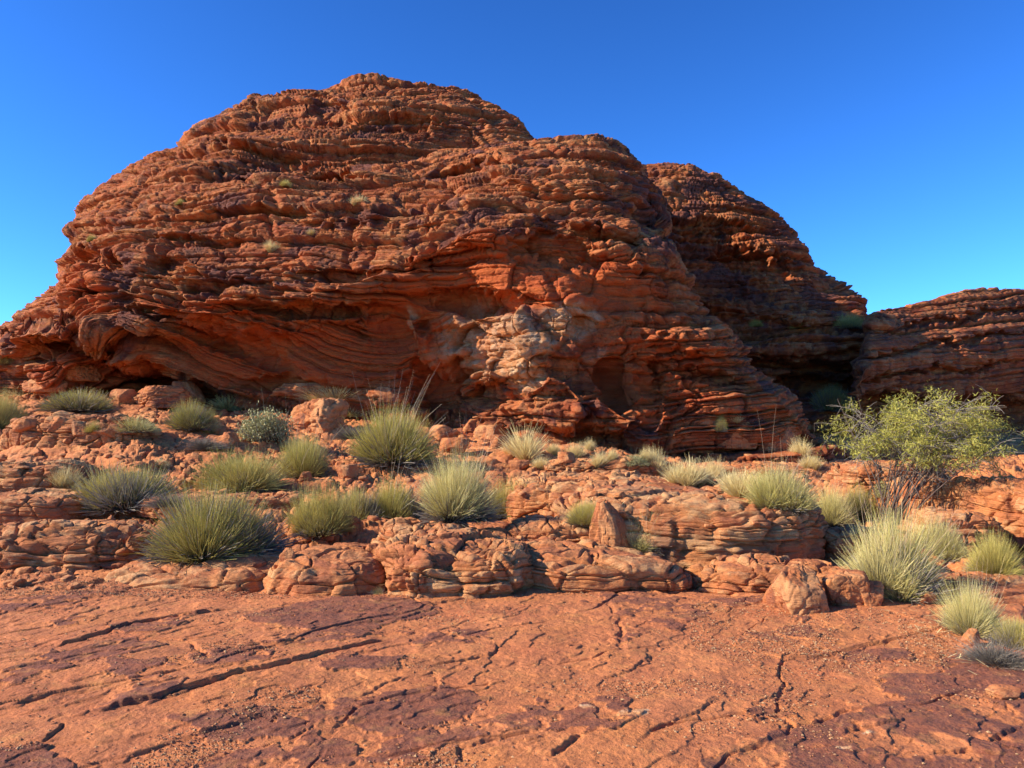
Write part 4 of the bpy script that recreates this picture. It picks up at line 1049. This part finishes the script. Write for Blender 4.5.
if tree_hit:
    tl = tree_hit[0]; D = tl.y; u = D / F                     # metres per pixel here
    rs = np.random.RandomState(3)
    root = link('tree', None, loc=(tl.x, tl.y, tl.z - .05))
    tag(root, 'small bushy green tree with many thin bare stems in front of the shaded rock', 'tree')
    leaves_at = []; stems = []; twigs = []
    # crown envelope in metres, relative to the stem base (x right, z up)
    ex0, ex1, ez0, ez1 = -50 * u, 150 * u, 50 * u, 140 * u
    nstem = 40
    for i in range(nstem):
        a = rs.uniform(-0.9, 1.0)
        base_ = np.array([rs.normal(0, 7 * u), rs.normal(0, 8 * u), 0])
        topx = rs.uniform(-36, 60) * u if i < 22 else rs.uniform(50, 128) * u
        top = np.array([topx, rs.normal(0, 32 * u), rs.uniform(92, 142) * u - max(0, topx - 70 * u) * .3])
        bend = rs.normal(0, 2.5 * u, 3)
        pts = [base_ * (1 - t) + top * t + bend * math.sin(t * 3.1) + np.array([-.12 * (topx) * math.sin(t * math.pi), 0, 0]) for t in np.linspace(0, 1, 9)]
        rr = rs.uniform(.006, .013)
        stems.append((pts, np.linspace(rr, rr * .4, 9)))
        for j in range(11):
            t0 = rs.uniform(.74, 1.0); p0 = np.array(pts[int(t0 * 8)])
            dirv = np.array([rs.normal(.35, .8), rs.normal(0, .8), rs.uniform(-.15, .75)]); dirv /= np.linalg.norm(dirv)
            ln = rs.uniform(18, 50) * u
            tp = [p0 + dirv * ln * t + np.array([0, 0, -.25 * ln * t * t]) + rs.normal(0, .6 * u, 3) for t in np.linspace(0, 1, 6)]
            twigs.append((tp, np.linspace(.0042, .002, 6)))
            for t in (2, 3, 4, 5):
                for _ in range(2): leaves_at.append(tp[t] + rs.normal(0, 3.2 * u, 3))
            for q in range(2):
                d2 = dirv * .5 + rs.normal(0, .6, 3); d2 /= np.linalg.norm(d2); l2 = rs.uniform(8, 22) * u; s0 = tp[rs.randint(2, 6)]
                tq = [s0 + d2 * l2 * t + np.array([0, 0, -.3 * l2 * t * t]) for t in np.linspace(0, 1, 4)]
                twigs.append((tq, np.linspace(.0035, .0018, 4)))
                leaves_at += [tq[2] + rs.normal(0, 2 * u, 3), tq[3] + rs.normal(0, 2 * u, 3), tq[3] + rs.normal(0, 2.5 * u, 3)]
    link('trunk', tube_mesh('trunk', stems, M_STEM), parent=root)
    link('branches', tube_mesh('branches', twigs, M_TWIG, 4), parent=root)
    C_ = np.array(leaves_at)
    # keep to the open flat-topped outline of the real crown
    topz = np.interp(C_[:, 0] / u, [-50, -30, 0, 60, 110, 150], [108, 138, 154, 160, 150, 112]); botz = np.interp(C_[:, 0] / u, [-50, -20, 20, 80, 150], [84, 78, 74, 66, 50])
    ok = (C_[:, 2] / u < topz) & (C_[:, 2] / u > botz) & (C_[:, 0] / u > -48) & (C_[:, 0] / u < 148) & (np.abs(C_[:, 1]) < 75 * u)
    dens = noise(C_[:, 0] * 2.2, C_[:, 1] * 2.2, C_[:, 2] * 3.2, 55) > -0.01
    C_ = C_[ok & dens]
    per = 12; n = len(C_) * per
    c = np.repeat(C_, per, 0) + rs.normal(0, 2.9 * u, (n, 3))
    d = rs.normal(size=(n, 3)); d[:, 2] -= .3; d /= np.linalg.norm(d, axis=1)[:, None]
    s = np.cross(d, rs.normal(size=(n, 3))); s /= np.linalg.norm(s, axis=1)[:, None]
    L_ = rs.uniform(.035, .085, n)[:, None]; w_ = .0042
    P = np.stack([c, c + d * L_ * .5 + s * w_, c + d * L_, c + d * L_ * .5 - s * w_], 1)
    me = mesh_from('crown', P.reshape(-1, 3), np.arange(4 * n).reshape(n, 4), {'along': np.tile([.2, .7, 1, .7], n), 'tint': np.repeat(rs.uniform(size=n), 4)}, False)
    me.materials.append(M_LEAF)
    link('crown', me, parent=root)
    print('TREE at', tl, 'leaves', n)
